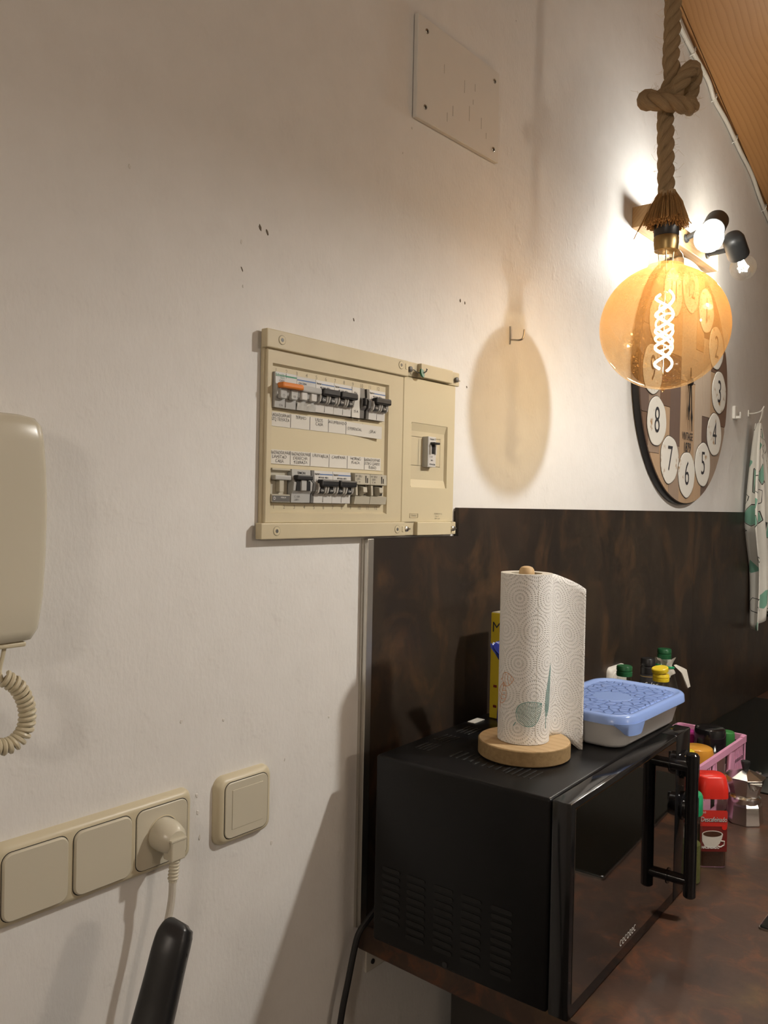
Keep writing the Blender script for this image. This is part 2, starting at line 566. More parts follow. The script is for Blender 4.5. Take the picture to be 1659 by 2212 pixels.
def rrect(x0, x1, z0, z1, r, y, n=6):
    pts = []
    for cx_, cz_, a0 in ((x1 - r, z1 - r, 0), (x0 + r, z1 - r, 90), (x0 + r, z0 + r, 180), (x1 - r, z0 + r, 270)):
        for i in range(n + 1):
            a = math.radians(a0 + 90 * i / n)
            pts.append(V(cx_ + r * math.cos(a), y, cz_ + r * math.sin(a)))
    return pts


def plate(x0, x1, z0, z1, r, steps, n=6, bm=None):
    """steps: (y, inset) from the wall outwards; rounded-rectangle rings lofted together"""
    rings = [rrect(x0 + i, x1 - i, z0 + i, z1 - i, max(r - i * 0.6, 0.0003), y, n) for y, i in steps]
    return loft(rings, True, True, True, bm)


def prism(poly, y0, y1, bm=None):
    """polygon in (x, z), extruded along y"""
    return loft([[V(x, y0, z) for x, z in poly], [V(x, y1, z) for x, z in poly]], True, True, True, bm)


def zloft(rings2d, bm=None, cap0=True, cap1=True):
    """list of (z, [(x,y)...])"""
    return loft([[V(x, y, z) for x, y in pl] for z, pl in rings2d], cap0, cap1, True, bm)


def rr2(x0, x1, y0, y1, r, n=6):
    return [(p.x, p.z) for p in rrect(x0, x1, y0, y1, r, 0, n)]


_TXT = {}


def text(s, size, loc, right=(1, 0, 0), upv=(0, 0, 1), align='CENTER', squash=1.0, shear=0.0, weight=0.0, bm=None, jitter=0.0, rot=0.0):
    cu = bpy.data.curves.new('t', 'FONT')
    cu.body = s
    cu.size = 1.0
    cu.align_x = align
    cu.align_y = 'CENTER'
    cu.resolution_u = 3
    cu.shear = shear
    cu.offset = weight
    o = bpy.data.objects.new('t', cu)
    me = bpy.data.meshes.new_from_object(o)
    b = bmesh.new()
    b.from_mesh(me)
    bpy.data.objects.remove(o)
    bpy.data.curves.remove(cu)
    bpy.data.meshes.remove(me)
    R, U = Vector(right).normalized(), Vector(upv).normalized()
    if rot:
        R, U = R * math.cos(rot) + U * math.sin(rot), U * math.cos(rot) - R * math.sin(rot)
    ph = random.random() * 6
    for v in b.verts:
        x, y = v.co.x * squash, v.co.y
        if jitter:
            x, y = x + jitter * math.sin(y * 9 + x * 3 + ph), y + jitter * 1.3 * math.sin(x * 4.1 + ph) + jitter * math.sin(x * 9.7)
        v.co = Vector(loc) + R * x * size + U * y * size
    return join(bm, b)


# ------------------------------------------------------------------ objects
OFF = {}


def tag(o, label=None, cat=None, group=None, kind=None):
    if label:
        o['label'] = label
    if cat:
        o['category'] = cat
    if group:
        o['group'] = group
    if kind:
        o['kind'] = kind
    return o


def thing(name, label, cat, loc, group=None):
    o = bpy.data.objects.new(name, None)
    o.empty_display_size = 0.02
    o.location = loc
    COL.objects.link(o)
    OFF[o.name] = Vector(loc)
    return tag(o, label, cat, group)


def part(name, bm, mat, parent=None, smooth=False, label=None, kind=None, sharp=35):
    """links a bmesh given in world coordinates as one mesh object"""
    off = OFF[parent.name] if parent else V(0, 0, 0)
    if off.length:
        bmesh.ops.translate(bm, verts=bm.verts, vec=-off)
    bmesh.ops.recalc_face_normals(bm, faces=bm.faces)
    me = bpy.data.meshes.new(name)
    bm.to_mesh(me)
    bm.free()
    me.materials.append(MT[mat] if isinstance(mat, str) else mat)
    if smooth:
        for p in me.polygons:
            p.use_smooth = True
        me.set_sharp_from_angle(angle=math.radians(sharp))
    o = bpy.data.objects.new(name, me)
    COL.objects.link(o)
    o.parent = parent
    OFF[o.name] = off.copy()
    return tag(o, label, None, None, kind)


def solo(name, bm, mat, label, cat, base, smooth=False, group=None):
    """a thing that is one mesh, with its origin at base"""
    base = Vector(base)
    bmesh.ops.translate(bm, verts=bm.verts, vec=-base)
    bmesh.ops.recalc_face_normals(bm, faces=bm.faces)
    me = bpy.data.meshes.new(name)
    bm.to_mesh(me)
    bm.free()
    me.materials.append(MT[mat])
    if smooth:
        for p in me.polygons:
            p.use_smooth = True
        me.set_sharp_from_angle(angle=math.radians(35))
    o = bpy.data.objects.new(name, me)
    o.location = base
    COL.objects.link(o)
    OFF[o.name] = base
    return tag(o, label, cat, group)


def struct(name, bm, mat, label, smooth=False):
    o = part(name, bm, mat, None, smooth)
    return tag(o, label, None, None, 'structure')


# ================================================================== the setting
def ceil_z(x):
    return 2.680 - 0.347 * (x - 1.957)


XL, XR, YF = -1.7, 4.2, -3.2
wall = struct('wall_back', prism([(XL, 0), (XR, 0), (XR, ceil_z(XR)), (XL, ceil_z(XL))], 0.0, 0.12), 'plaster',
              'white plastered wall carrying the fuse box and the clock')
wall['category'] = 'wall'


def chip(x, z, rx, rz, tilt, mat):
    bm = bmesh.new()
    n = 9
    rim, top = [], []
    for i in range(n):
        a = 2 * PI * i / n
        k = random.uniform(0.7, 1.15)
        dx, dz = rx * k * math.cos(a), rz * k * math.sin(a)
        dx, dz = dx * math.cos(tilt) - dz * math.sin(tilt), dx * math.sin(tilt) + dz * math.cos(tilt)
        rim.append(V(x + dx, 0.001, z + dz))
        top.append(V(x + dx * 0.6, -0.0007, z + dz * 0.6))
    return part('plaster_chip', loft([rim, top], True, True, True, bm), mat, wall)


MT['chip_dark'] = plastic('bare_plaster_hole', (0.20, 0.165, 0.125), 0.9, 0.4, 0.1, 200)
MT['chip_light'] = plastic('plaster_blob', (0.72, 0.69, 0.64), 0.7)
for x, z, a, b, t_ in ((0.6623, 1.7813, .0030, .0062, .35), (0.6735, 1.7790, .0024, .0060, .3), (1.0876, 1.7789, .0025, .0045, .1), (1.1008, 1.7778, .0018, .0040, .1),
                       (1.1113, 1.6431, .0016, .0030, .5), (0.8339, 1.7014, .0012, .0035, .4), (0.635, 1.725, .0008, .0050, .5)):
    chip(x, z, a, b, t_, 'chip_dark')
for x, z in ((0.6332, 1.757), (0.637, 1.705), (0.9538, 2.0074), (0.9333, 1.9641), (0.4821, 1.7961), (1.2396, 2.2981), (0.56, 1.20), (0.72, 1.12), (0.585, 1.09), (0.583, 1.11),
             (0.588, 1.06), (0.70, 1.02), (0.62, 1.19), (0.80, 1.16)):
    chip(x, z, random.uniform(.0012, .0026), random.uniform(.002, .005), random.uniform(-.6, .6), 'chip_light')

ceiling = struct('ceiling', loft([[V(XL, 0.12, ceil_z(XL) + .024), V(XL, YF, ceil_z(XL) + .024), V(XR, YF, ceil_z(XR) + .024), V(XR, 0.12, ceil_z(XR) + .024)],
                                  [V(XL, 0.12, ceil_z(XL) + .06), V(XL, YF, ceil_z(XL) + .06), V(XR, YF, ceil_z(XR) + .06), V(XR, 0.12, ceil_z(XR) + .06)]]),
                 'gap', 'sloping ceiling of varnished pine boards')
ceiling['category'] = 'ceiling'
ys = [0.0, -0.0115]
while ys[-1] > YF:
    ys.append(ys[-1] - 0.196)
for i in range(len(ys) - 1):
    a, b = ys[i] - (0.0012 if i else 0), ys[i + 1] + 0.0012
    lo = [V(XL, a, ceil_z(XL)), V(XL, b, ceil_z(XL)), V(XR, b, ceil_z(XR)), V(XR, a, ceil_z(XR))]
    hi = [p + V(0, 0, .022) for p in lo]
    part('plank', loft([lo, hi]), 'ceil2' if i % 2 == 0 else 'ceil', ceiling)

fl = struct('floor', box(XL, XR, YF, 0.0, -0.05, 0.0), 'floor', 'dark floor of the room')
fl['category'] = 'floor'
o = struct('wall_left', box(XL - .1, XL, YF, 0.12, 0, ceil_z(XL)), 'wallp', 'painted wall at the left end of the room')
o['category'] = 'wall'
o = struct('wall_right', box(XR, XR + .1, YF, 0.12, 0, ceil_z(XR)), 'wallp', 'painted wall at the low end of the slope')
o['category'] = 'wall'
o = struct('wall_front', prism([(XL, 0), (XR, 0), (XR, ceil_z(XR)), (XL, ceil_z(XL))], YF - .1, YF), 'wallp', 'painted wall facing the kitchen')
o['category'] = 'wall'

ZW, ZT = 0.8558, 1.1118
sp = struct('wall_splashback', prism([(.872, ZW), (3.4, ZW), (3.4, 1.440), (1.084, 1.440), (1.084, 1.398), (.872, 1.398)], -0.004, 0.0), 'gap',
            'dark rust brown splashback above the worktop')
sp['category'] = 'splashback'
part('panel', prism([(.873, ZW + .001), (2.1635, ZW + .001), (2.1635, 1.4455), (1.083, 1.4455), (1.083, 1.400), (.873, 1.400)], -0.0095, -0.002), 'splash', sp)
part('panel', prism([(2.1645, ZW + .001), (3.4, ZW + .001), (3.4, 1.4455), (2.1645, 1.4455)], -0.0095, -0.002), 'splash', sp)

tb = box(.8605, .8735, -.0115, 0, .8525, 1.4000, .0008)
tr1 = struct('trim_1', tb, 'alu', 'slim aluminium edge strip at the end of the splashback')
tr1['category'] = 'trim'
part('lip', box(.8588, .8606, -.0045, 0, .8525, 1.4000), 'alu', tr1)

wk = thing('worktop', 'rust brown stone effect worktop under the black microwave', 'worktop', (.868, 0, .818))
part('slab', box(.868, 3.4, -1.02, 0.0, .818, ZW, .0025, 2), 'worktop', wk)
wb = thing('wall_bracket', 'small pale wall bracket under the worktop end', 'bracket', (.9, 0, .777))
part('plate', box(.884, .93, -.004, 0.0, .777, .818, .0008), 'cable_white', wb)
part('screw', lathe([(.0038, 0), (.0035, .0015), (.001, .002)], (.8975, -.004, .789), (0, -1, 0), 14), 'black', wb)

cb = thing('base_cabinet', 'dark base cabinet carrying the worktop from below', 'cabinet', (.98, -.5, 0))
part('body', box(1.06, 3.38, -.94, -.03, .10, .818, .002), 'cab', cb)
part('plinth', box(1.12, 3.32, -.88, -.06, 0.0, .10), 'cab', cb)
for i in range(4):
    x0 = 1.065 + i * .58
    d = part('door', box(x0, x0 + .573, -.96, -.94, .115, .805, .003), 'cab', cb)
    part('handle', box(x0 + .22, x0 + .36, -.985, -.96, .76, .772, .003), 'alu', d)

hob = thing('hob', 'black glass hob set into the worktop at the right frame edge', 'hob', (1.5, -.68, ZW))
part('glass', box(1.238, 1.83, -.955, -.436, ZW, ZW + .006, .002, 2), 'hob', hob)
part('frame', zloft([(ZW, rr2(1.2365, 1.8315, -.9565, -.4345, .004)), (ZW + .0028, rr2(1.2365, 1.8315, -.9565, -.4345, .004))]), 'steel', hob)

sk = thing('drainer', 'flat dark charcoal drainer on the worktop behind the moka pot', 'drainer', (2.1, -.25, ZW))
part('slab', zloft([(ZW, rr2(1.832, 2.75, -.42, -.0105, .006)), (ZW + .003, rr2(1.832, 2.75, -.42, -.0105, .006)), (ZW + .004, rr2(1.834, 2.748, -.418, -.0115, .005))]), 'hob', sk)


# ================================================================== fuse box on the wall
fb = thing('fuse_box', 'aged cream plastic fuse box with two rows of breakers', 'fuse box', (.87, 0, 1.403))
part('backbox', box(.6665, 1.070, -.006, 0, 1.405, 1.657, .0015), 'panel', fb)
# frame round the breaker window: four bars with a chamfered inner edge
YB = -.0105
wx0, wx1, wz0, wz1 = .6735, .9005, 1.4345, 1.6190
outer = [(.6690, 1.4228), (1.0655, 1.4228), (1.0655, 1.6372), (.6690, 1.6372)]


def ringframe(ox0, ox1, oz0, oz1, ix0, ix1, iz0, iz1, y0, y1, depth, cham, bm=None):
    def rc(a, b, c, d, y):
        return [V(a, y, c), V(b, y, c), V(b, y, d), V(a, y, d)]
    return loft([rc(ox0, ox1, oz0, oz1, y0), rc(ox0, ox1, oz0, oz1, y1 + .001), rc(ox0 + .001, ox1 - .001, oz0 + .001, oz1 - .001, y1),
                 rc(ix0, ix1, iz0, iz1, y1), rc(ix0 + cham, ix1 - cham, iz0 + cham, iz1 - cham, depth)], False, False, True, bm)


part('cover_frame', ringframe(.6690, .9340, 1.4228, 1.6372, wx0 + .004, wx1, wz0, wz1, -.004, YB, -.0045, .0035), 'panel', fb)
part('inset_plate', box(.676, .898, -.0055, -.004, 1.437, 1.617), 'panel2', fb)
part('band', box(.6775, .895, -.0066, -.005, 1.4955, 1.5625, .0004, 1), 'panel2', fb)
# right hand cover with its recess
rx0, rx1, rz0, rz1 = .9545, 1.0500, 1.4870, 1.5595
rc_ = part('blank_cover', ringframe(.9345, 1.0655, 1.4228, 1.6372, rx0, rx1 - .004, rz0 - .012, rz1 + .012, -.004, YB, -.0055, .0025), 'panel2', fb)
part('recess_slope', loft([[V(rx0 + .002, -.0055, rz1), V(rx1 - .006, -.0055, rz1), V(rx1 - .006, -.004, rz1 + .014), V(rx0 + .002, -.004, rz1 + .014)],
                           [V(rx0 + .002, -.006, rz1), V(rx1 - .006, -.006, rz1), V(rx1 - .006, -.0100, rz1 + .0125), V(rx0 + .002, -.0100, rz1 + .0125)]]), 'panel2', rc_)
part('recess_slope', loft([[V(rx0 + .002, -.0055, rz0), V(rx1 - .006, -.0055, rz0), V(rx1 - .006, -.004, rz0 - .014), V(rx0 + .002, -.004, rz0 - .014)],
                           [V(rx0 + .002, -.006, rz0), V(rx1 - .006, -.006, rz0), V(rx1 - .006, -.0100, rz0 - .0125), V(rx0 + .002, -.0100, rz0 - .0125)]]), 'panel2', rc_)
part('recess_plate', box(rx0 - .001, rx1 + .001, -.0058, -.004, rz0 - .012, rz1 + .012), 'panel2', rc_)
for a, b, c, d in ((.9585, 1.0335, 1.5078, 1.5084), (.9585, 1.0335, 1.5508, 1.5514), (.9585, .9591, 1.5078, 1.5514), (1.0329, 1.0335, 1.5078, 1.5514), (.9775, .9781, 1.5078, 1.5514), (1.0145, 1.0151, 1.5078, 1.5514)):
    part('score_line', box(a, b, -.0060, -.005, c, d), 'faint', rc_)
part('maker_plate', ringframe(.9535, .9745, 1.4290, 1.4365, .9540, .9740, 1.4295, 1.4360, -.010, -.0112, -.0108, .0002), 'panel', rc_)
part('lettering', text('Unelec', .0042, (.964, -.0109, 1.4328)), 'faint', rc_)
part('lettering', text('MODELO Nº 15', .0030, (1.0250, -.0108, 1.4355), align='CENTER', bm=text('Clase  II', .0030, (1.0220, -.0108, 1.4318), bm=text('380V~ 63A', .0030, (1.0230, -.0108, 1.4281)))), 'faint', rc_)

# rails
tp = part('top_rail', box(.6635, .9390, -.0150, -.004, 1.6360, 1.6590, .0014), 'panel', fb)
bt = part('bottom_rail', box(.6600, .9390, -.0150, -.004, 1.4032, 1.4230, .0012), 'panel', fb)
part('top_bar', box(.9390, 1.0765, -.0095, -.004, 1.6385, 1.6600, .001), 'panel', fb)
part('bar_block', box(.9680, 1.0490, -.0165, -.008, 1.6392, 1.6598, .0012), 'panel', fb)
part('bottom_bar', box(.9390, 1.0765, -.0085, -.004, 1.4032, 1.4228, .001), 'panel', fb)
part('bar_block', box(.9680, 1.0550, -.0150, -.007, 1.4030, 1.4232, .0012), 'panel2', fb)
for rail, pts in ((tp, ((.6880, 1.6478), (.9215, 1.6505))), (bt, ((.6850, 1.4132), (.9200, 1.4128)))):
    for sx, sz in pts:
        s = part('screw_cap', lathe([(.0054, 0), (.0054, .0005), (.0050, .0008), (.0010, .0008)], (sx, -.0149, sz), (0, -1, 0), 24), 'panel2', rail)
        part('cap_outline', lathe([(.0060, 0), (.0060, .0003)], (sx, -.0149, sz), (0, -1, 0), 24), 'faint', s)
        part('recess', lathe([(.0026, 0), (.0024, .0003)], (sx, -.0156, sz), (0, -1, 0), 7, ph=.4), 'brk_dark', s)
for sz in (1.6500, 1.4130):
    part('catch', plate(.9310, .9365, sz - .0042, sz + .0042, .0008, [(-.0148, 0), (-.0158, .0004)]), 'panel2', fb)
for sx, sz, dk in ((.9470, 1.6485, 1), (1.0660, 1.6480, 1), (.9450, 1.4130, 0), (1.0640, 1.4125, 0)):
    s = part('fixing_screw', lathe([(.0036, 0), (.0042, .003), (.0040, .0052), (.0022, .0062)], (sx, -.0085, sz), (0, -1, 0), 14), 'brk_dark' if dk else 'steel', fb, True)
    part('screw_slot', box(sx + .0035, sx + .0125, -.0102, -.0085, sz - .0011, sz + .0011, .0004), 'steel', s)
sl = part('seal', lathe([(.0062, 0), (.0070, .0012), (.0062, .0026)], (.9650, -.0185, 1.6440), (.25, -.9, .2), 18), 'darkgreen', fb, True)
part('seal_wire', tube([(.9500, -.0150, 1.6480), (.9570, -.0180, 1.6440), (.9650, -.0200, 1.6445), (.9730, -.0200, 1.6470), (.9770, -.0205, 1.6515)], .0007, 6, bm=tube([(.9700, -.0205, 1.6450), (.9735, -.022, 1.6480), (.9725, -.022, 1.6520)], .0006, 6)), 'black', sl)

# numbers moulded over and under the breakers
for i in range(12):
    x = .6870 + i * .01765
    part('number', text(str(i + 1), .0070, (x, -.0062, 1.6116), weight=.01), 'faint', fb)
    part('number', text(str(i + 1), .0070, (x, -.0062, 1.4428), weight=.01), 'faint', fb)


def label_strip(x0, x1, z0, z1, cells, curl=0.0):
    n = 24
    rings = []
    for k in range(n + 1):
        x = x0 + (x1 - x0) * k / n
        t_ = max(0.0, (k / n - .68) / .32)
        y = -.0068 - curl * t_ * t_
        dz = -curl * .35 * t_
        rings.append([V(x, y, z0 + dz), V(x, y, z1 + dz), V(x, y - .0004, z1 + dz), V(x, y - .0004, z0 + dz)])
    s = part('label_strip', loft(rings), 'paper', fb, label='paper strip with pencilled circuit names')
    w_ = (x1 - x0) / len(cells)
    for k, rows in enumerate(cells):
        t_ = max(0.0, ((k + .5) / len(cells) - .68) / .32)
        y = -.0075 - curl * t_ * t_ - (.0006 if curl and t_ else 0)
        if k:
            part('divider', box(x0 + k * w_ - .0002, x0 + k * w_ + .0002, -.0076, -.0070, z0 + .0004, z1 - .0004), 'pencil', s)
        bm = None
        for r_, tx in enumerate(rows):
            zz = z1 - .0036 - r_ * .0052 - curl * .35 * t_
            wd = max(len(tx), 4)
            bm = text(tx, .0058, (x0 + (k + .5) * w_ + random.uniform(-.001, .001), y, zz), squash=min(1.0, (w_ - .002) / (wd * .62 * .0058)), weight=-.004, jitter=.04, rot=random.uniform(-.03, .03), bm=bm)
        part('handwriting', bm, 'pencil', s)
    return s


label_strip(.6780, .8830, 1.5425, 1.5600, [['RADIADOR/HAB', 'IZQ TERRAZA'], ['TERMO'], ['USOS', 'CASA'], ['ALUMBRADO'], ['', 'DIFERENCIAL'], ['', 'GRAL']], .006)
label_strip(.6775, .8890, 1.4962, 1.5138, [['RADIADOR/HAB', 'LAMITAD', 'CASA'], ['RADIADOR/HAB', 'DERECHA', 'TERRAZA'], ['LAVAVAJILLA'], ['CAMPANA'], ['HORNO', 'PLACA'], ['RADIADOR/HAB', 'ULTIMO CUARTO', 'BAÑO']])


def yz_prism(x0, x1, prof, bm=None):
    return loft([[V(x0, y, z) for y, z in prof], [V(x1, y, z) for y, z in prof]], True, True, True, bm)


def breaker(x0, x1, z0, z1, body='brk_white', style='rocker', tog='black', band='blueband', brand='hager', side=None):
    h = z1 - z0
    g = .0003
    lo, mi = z0 + .36 * h, z0 + .60 * h
    if style == 'deep':      # older breakers with a sunken switch well
        b = part('breaker', yz_prism(x0 + g, x1 - g, [(-.004, z0), (-.014, z0 + .001), (-.016, z0 + .26 * h), (-.0085, z0 + .30 * h), (-.0085, z0 + .63 * h), (-.0155, z0 + .65 * h), (-.015, z1 - .0005), (-.004, z1)]), body, fb)
        part('switch_well', box(x0 + .004, x1 - .003, -.0095, -.0083, z0 + .31 * h, z0 + .62 * h), 'black', b)
        xc = (x0 + x1) / 2
        part('toggle', yz_prism(xc - .0045, xc + .003, [(-.008, z0 + .25 * h), (-.0215, z0 + .40 * h), (-.0205, z0 + .56 * h), (-.008, z0 + .60 * h)]), body, b)
        part('cheek', yz_prism(x0 + g, x0 + .004, [(-.008, z0 + .26 * h), (-.0175, z0 + .30 * h), (-.0165, z0 + .62 * h), (-.008, z0 + .64 * h)]), body, b)
        bm = text('N° 22U', .0042, (x0 + .0075, -.0158, z1 - .0040), bm=text('220V~', .0034, (x0 + .0075, -.0158, z1 - .0080), bm=text('C 10', .0036, (x0 + .0070, -.0158, z1 - .0120))))
        part('lettering', bm, 'ink', b)
        part('circuit_symbol', box(xc + .006, xc + .0066, -.0162, -.0153, z1 - .013, z1 - .003, bm=box(xc + .0095, xc + .0101, -.0162, -.0153, z1 - .013, z1 - .006)), 'ink', b)
        return b
    if style == 'beige':
        b = part('breaker', yz_prism(x0 + g, x1 - g, [(-.004, z0), (-.0125, z0), (-.0125, z0 + .23 * h), (-.007, z0 + .25 * h), (-.007, z1 - .004), (-.0125, z1 - .002), (-.0125, z1), (-.004, z1)]), body, fb)
        part('toggle', box(x0 + .002, x1 - .002, -.0165, -.007, z0 + .66 * h, z0 + .80 * h, .0012), 'brk_grey', b)
        part('lever', box((x0 + x1) / 2 - .0045, (x0 + x1) / 2 + .003, -.0145, -.007, z0 + .30 * h, z0 + .66 * h, .0008), body, b)
        part('nameplate', box(x0 + .001, x1 - .001, -.0130, -.012, z0 + .02 * h, z0 + .20 * h), 'brk_dark', b)
        part('lettering', text('D', .0052, (x0 + .0042, -.0132, z0 + .11 * h), bm=text('MERLIN', .0026, (x0 + .0190, -.0132, z0 + .14 * h))), 'whiteink', b)
        return b
    prof = [(-.004, z0), (-.0135, z0), (-.0140, lo - .004), (-.0175, lo), (-.0185, mi), (-.0150, mi + .003), (-.0140, z1), (-.004, z1)]
    b = part('breaker', yz_prism(x0 + g, x1 - g, prof), body, fb)
    xc = (x0 + x1) / 2
    if style == 'rocker':
        for s in (-1, 1):
            cxx = xc + s * (x1 - x0) * .245
            part('rocker', plate(cxx - .0044, cxx + .0044, lo - .003, mi + .001, .0022, [(-.016, 0), (-.0205, .0003), (-.0212, .0010)]), 'black', b)
            part('lettering', text('ON', .0036, (cxx, -.0214, lo + .001), rot=-.05), 'whiteink', b)
            for e in (-1, 1):
                part('rim', tube([(cxx + e * .0062, -.0165, lo - .0035), (cxx + e * .0062, -.0200, lo - .001), (cxx + e * .0062, -.0215, (lo + mi) / 2), (cxx + e * .0062, -.0200, mi)], .0013, 6), 'brk_white', b)
        part('toggle', box(x0 + .0035, x1 + .0006, -.0265, -.016, mi - .0035, mi + .0055, .0022, 2), tog, b)
        part('colour_band', box(x0 + .0105, x1 - g, -.0146, -.0136, z1 - .0052, z1 - .0038), band, b)
        bm = text(brand, .0040, (x0 + .0058, -.0147, z1 - .0042), weight=.02)
        bm = text('MU 616A  400V~', .0031, (xc, -.0150, z1 - .0088), squash=.85, weight=.02, bm=bm)
        bm = text('C 10', .0030, (x0 + .0055, -.0155, z1 - .0122), weight=.02, bm=bm)
        part('lettering', bm, 'ink', b)
        part('seam', box(xc - .0002, xc + .0002, -.0141, -.0134, z0 + .001, lo - .006), 'brk_dark', b)
    if style == 'orange':
        for s in (-1, 1):
            cxx = xc + s * (x1 - x0) * .25
            part('rocker', plate(cxx - .0058, cxx + .0058, lo - .005, mi - .001, .0022, [(-.016, 0), (-.0200, .0003), (-.0207, .0010)]), body, b)
            part('lettering', text('O', .0045, (cxx, -.0209, lo - .001)), 'brk_dark', b)
        part('toggle', box(x0 + .001, x1 + .0010, -.0275, -.016, mi - .003, mi + .0042, .0022, 2), 'orange', b)
        part('colour_band', box(x0 + .017, x1 - g, -.0146, -.0136, z1 - .0050, z1 - .0032), 'greenband', b)
        part('brand_lettering', text('Schneider', .0050, (x0 + .0085, -.0148, z1 - .0038), squash=.80, weight=.02, bm=text('Electric', .0026, (x0 + .0120, -.0148, z1 - .0070))), 'greenband', b)
        part('lettering', text('iC60N', .0034, (x0 + .010, -.0152, z1 - .0105), bm=text('C16', .0036, (x1 - .026, -.0142, z0 + .003))), 'ink', b)
        part('seam', box(xc - .0002, xc + .0002, -.0145, -.0134, z0 + .001, z1 - .001), 'brk_dark', b)
    if style == 'taped':
        part('toggle', box(x0 + .002, x1 + .003, -.0235, -.016, mi - .003, mi + .0048, .0018, 2), 'brk_grey', b)
        for s in (-1, 1):
            cxx = xc + s * (x1 - x0) * .25
            part('rocker', plate(cxx - .0052, cxx + .0052, lo - .003, mi - .002, .002, [(-.016, 0), (-.0200, .0003), (-.0206, .001)]), 'brk_white', b)
        part('colour_band', box(x0 + .001, x1 - .0005, -.0146, -.0136, z1 - .0052, z1 - .0036), band, b)
        part('lettering', text('CN 220A', .0036, (x0 + .010, -.0148, z1 - .0085), weight=.02), 'ink', b)
        bm = bmesh.new()
        rg = []
        for k in range(9):
            x = x0 + .0005 + (x1 - x0 - .001) * k / 8
            rg.append([V(x, -.0142 - .0008 * random.random(), z0 - .0004), V(x, -.0150 - .0014 * random.random(), z0 + .006), V(x, -.0152 - .0010 * random.random(), lo - .006)])
        loft(rg, False, False, False, bm)
        part('tape', bm, 'tape', b)
    if style == 'dark':
        part('rocker', box(x0 + .003, x1 - .003, -.0225, -.016, mi - .008, mi + .003, .0015), 'black', b)
    if style == 'wide':
        part('toggle', box(x0 + .003, x1 - .003, -.0225, -.014, z0 + .68 * h, z0 + .83 * h, .0015), 'black', b)
        part('lever', box(xc - .0045, xc + .0045, -.0200, -.014, z0 + .36 * h, z0 + .68 * h, .0008), 'brk_grey', b)
        for e in (-1, 1):
            part('switch_well', box(xc + e * .009 - .0035, xc + e * .009 + .0035, -.0188, -.0150, z0 + .36 * h, z0 + .66 * h, .0006), 'black', b)
        part('lettering', text('SIMON', .0046, (xc, -.0146, z1 - .0045), weight=.01, bm=text('C 10A', .0036, (xc - .007, -.0146, z0 + .0075), bm=text('230V~', .0032, (xc - .007, -.0146, z0 + .0035)))), 'ink', b)
    if side:
        part('side_wall', yz_prism(x0 - side, x0 + g, [(y * 1.02, z) for y, z in prof]), 'brk_dark', b)
        part('side_hole', lathe([(.0016, 0), (.0016, .0003)], (x0 - side, -.0115, lo - .003), (-1, 0, 0), 10), 'slot', b)
    return b


part('slot', box(.6770, .8910, -.0060, -.0050, 1.5655, 1.6078), 'slot', fb)
part('slot', box(.6770, .8945, -.0060, -.0050, 1.4483, 1.4910), 'slot', fb)
breaker(.6785, .7147, 1.5650, 1.6085, 'brk_grey', 'orange')
breaker(.7147, .7485, 1.5655, 1.6072, 'brk_grey', 'taped')
breaker(.7485, .7830, 1.5660, 1.6070)
breaker(.7830, .8177, 1.5660, 1.6070)
pp = part('paper_flap', box(.8177, .8337, -.0150, -.0140, 1.5655, 1.6065), 'paper', fb)
part('lettering', text('25 A', .0048, (.8255, -.0152, 1.5740), jitter=.05, bm=text('Max', .0036, (.8245, -.0152, 1.5990), jitter=.03)), 'ink', pp)
breaker(.8340, .8440, 1.5660, 1.6070, 'brk_dark', 'dark')
breaker(.8530, .8880, 1.5660, 1.6070, side=.005)
breaker(.6780, .7088, 1.4487, 1.4905, 'brk_beige', 'beige')
breaker(.7092, .7425, 1.4487, 1.4905, 'brk_grey', 'wide')
breaker(.7485, .7834, 1.4487, 1.4905, side=.005)
breaker(.7834, .8188, 1.4487, 1.4905)
breaker(.8262, .8580, 1.4475, 1.4905, 'brk_beige', 'deep')
breaker(.8582, .8937, 1.4475, 1.4905, 'brk_beige', 'deep')
# main switch in the right hand cover
b = part('main_switch', box(.9900, 1.0085, -.0165, -.005, 1.5065, 1.5525, .0008), 'brk_white', fb)
part('side_wall', box(.9882, .9903, -.0162, -.005, 1.5065, 1.5525), 'brk_grey', b)
part('toggle_well', box(.9945, 1.0045, -.0172, -.0162, 1.5265, 1.5445, .0004), 'black', b)
part('toggle', box(.9935, 1.0075, -.0250, -.0160, 1.5405, 1.5440, .0010), 'black', b)
part('guard', box(.9920, .9942, -.0190, -.0160, 1.5255, 1.5400, .0005, bm=box(1.0050, 1.0072, -.0190, -.0160, 1.5255, 1.5400, .0005)), 'brk_white', b)
part('lettering', text('Unelec 2', .0040, (.9995, -.0167, 1.5488), weight=.01, bm=text('U 10', .0036, (.9960, -.0167, 1.5220), bm=text('380~', .0036, (.9985, -.0167, 1.5165), bm=text('ICP-M 20A', .0032, (.9995, -.0167, 1.5105), weight=.02)))), 'ink', b)


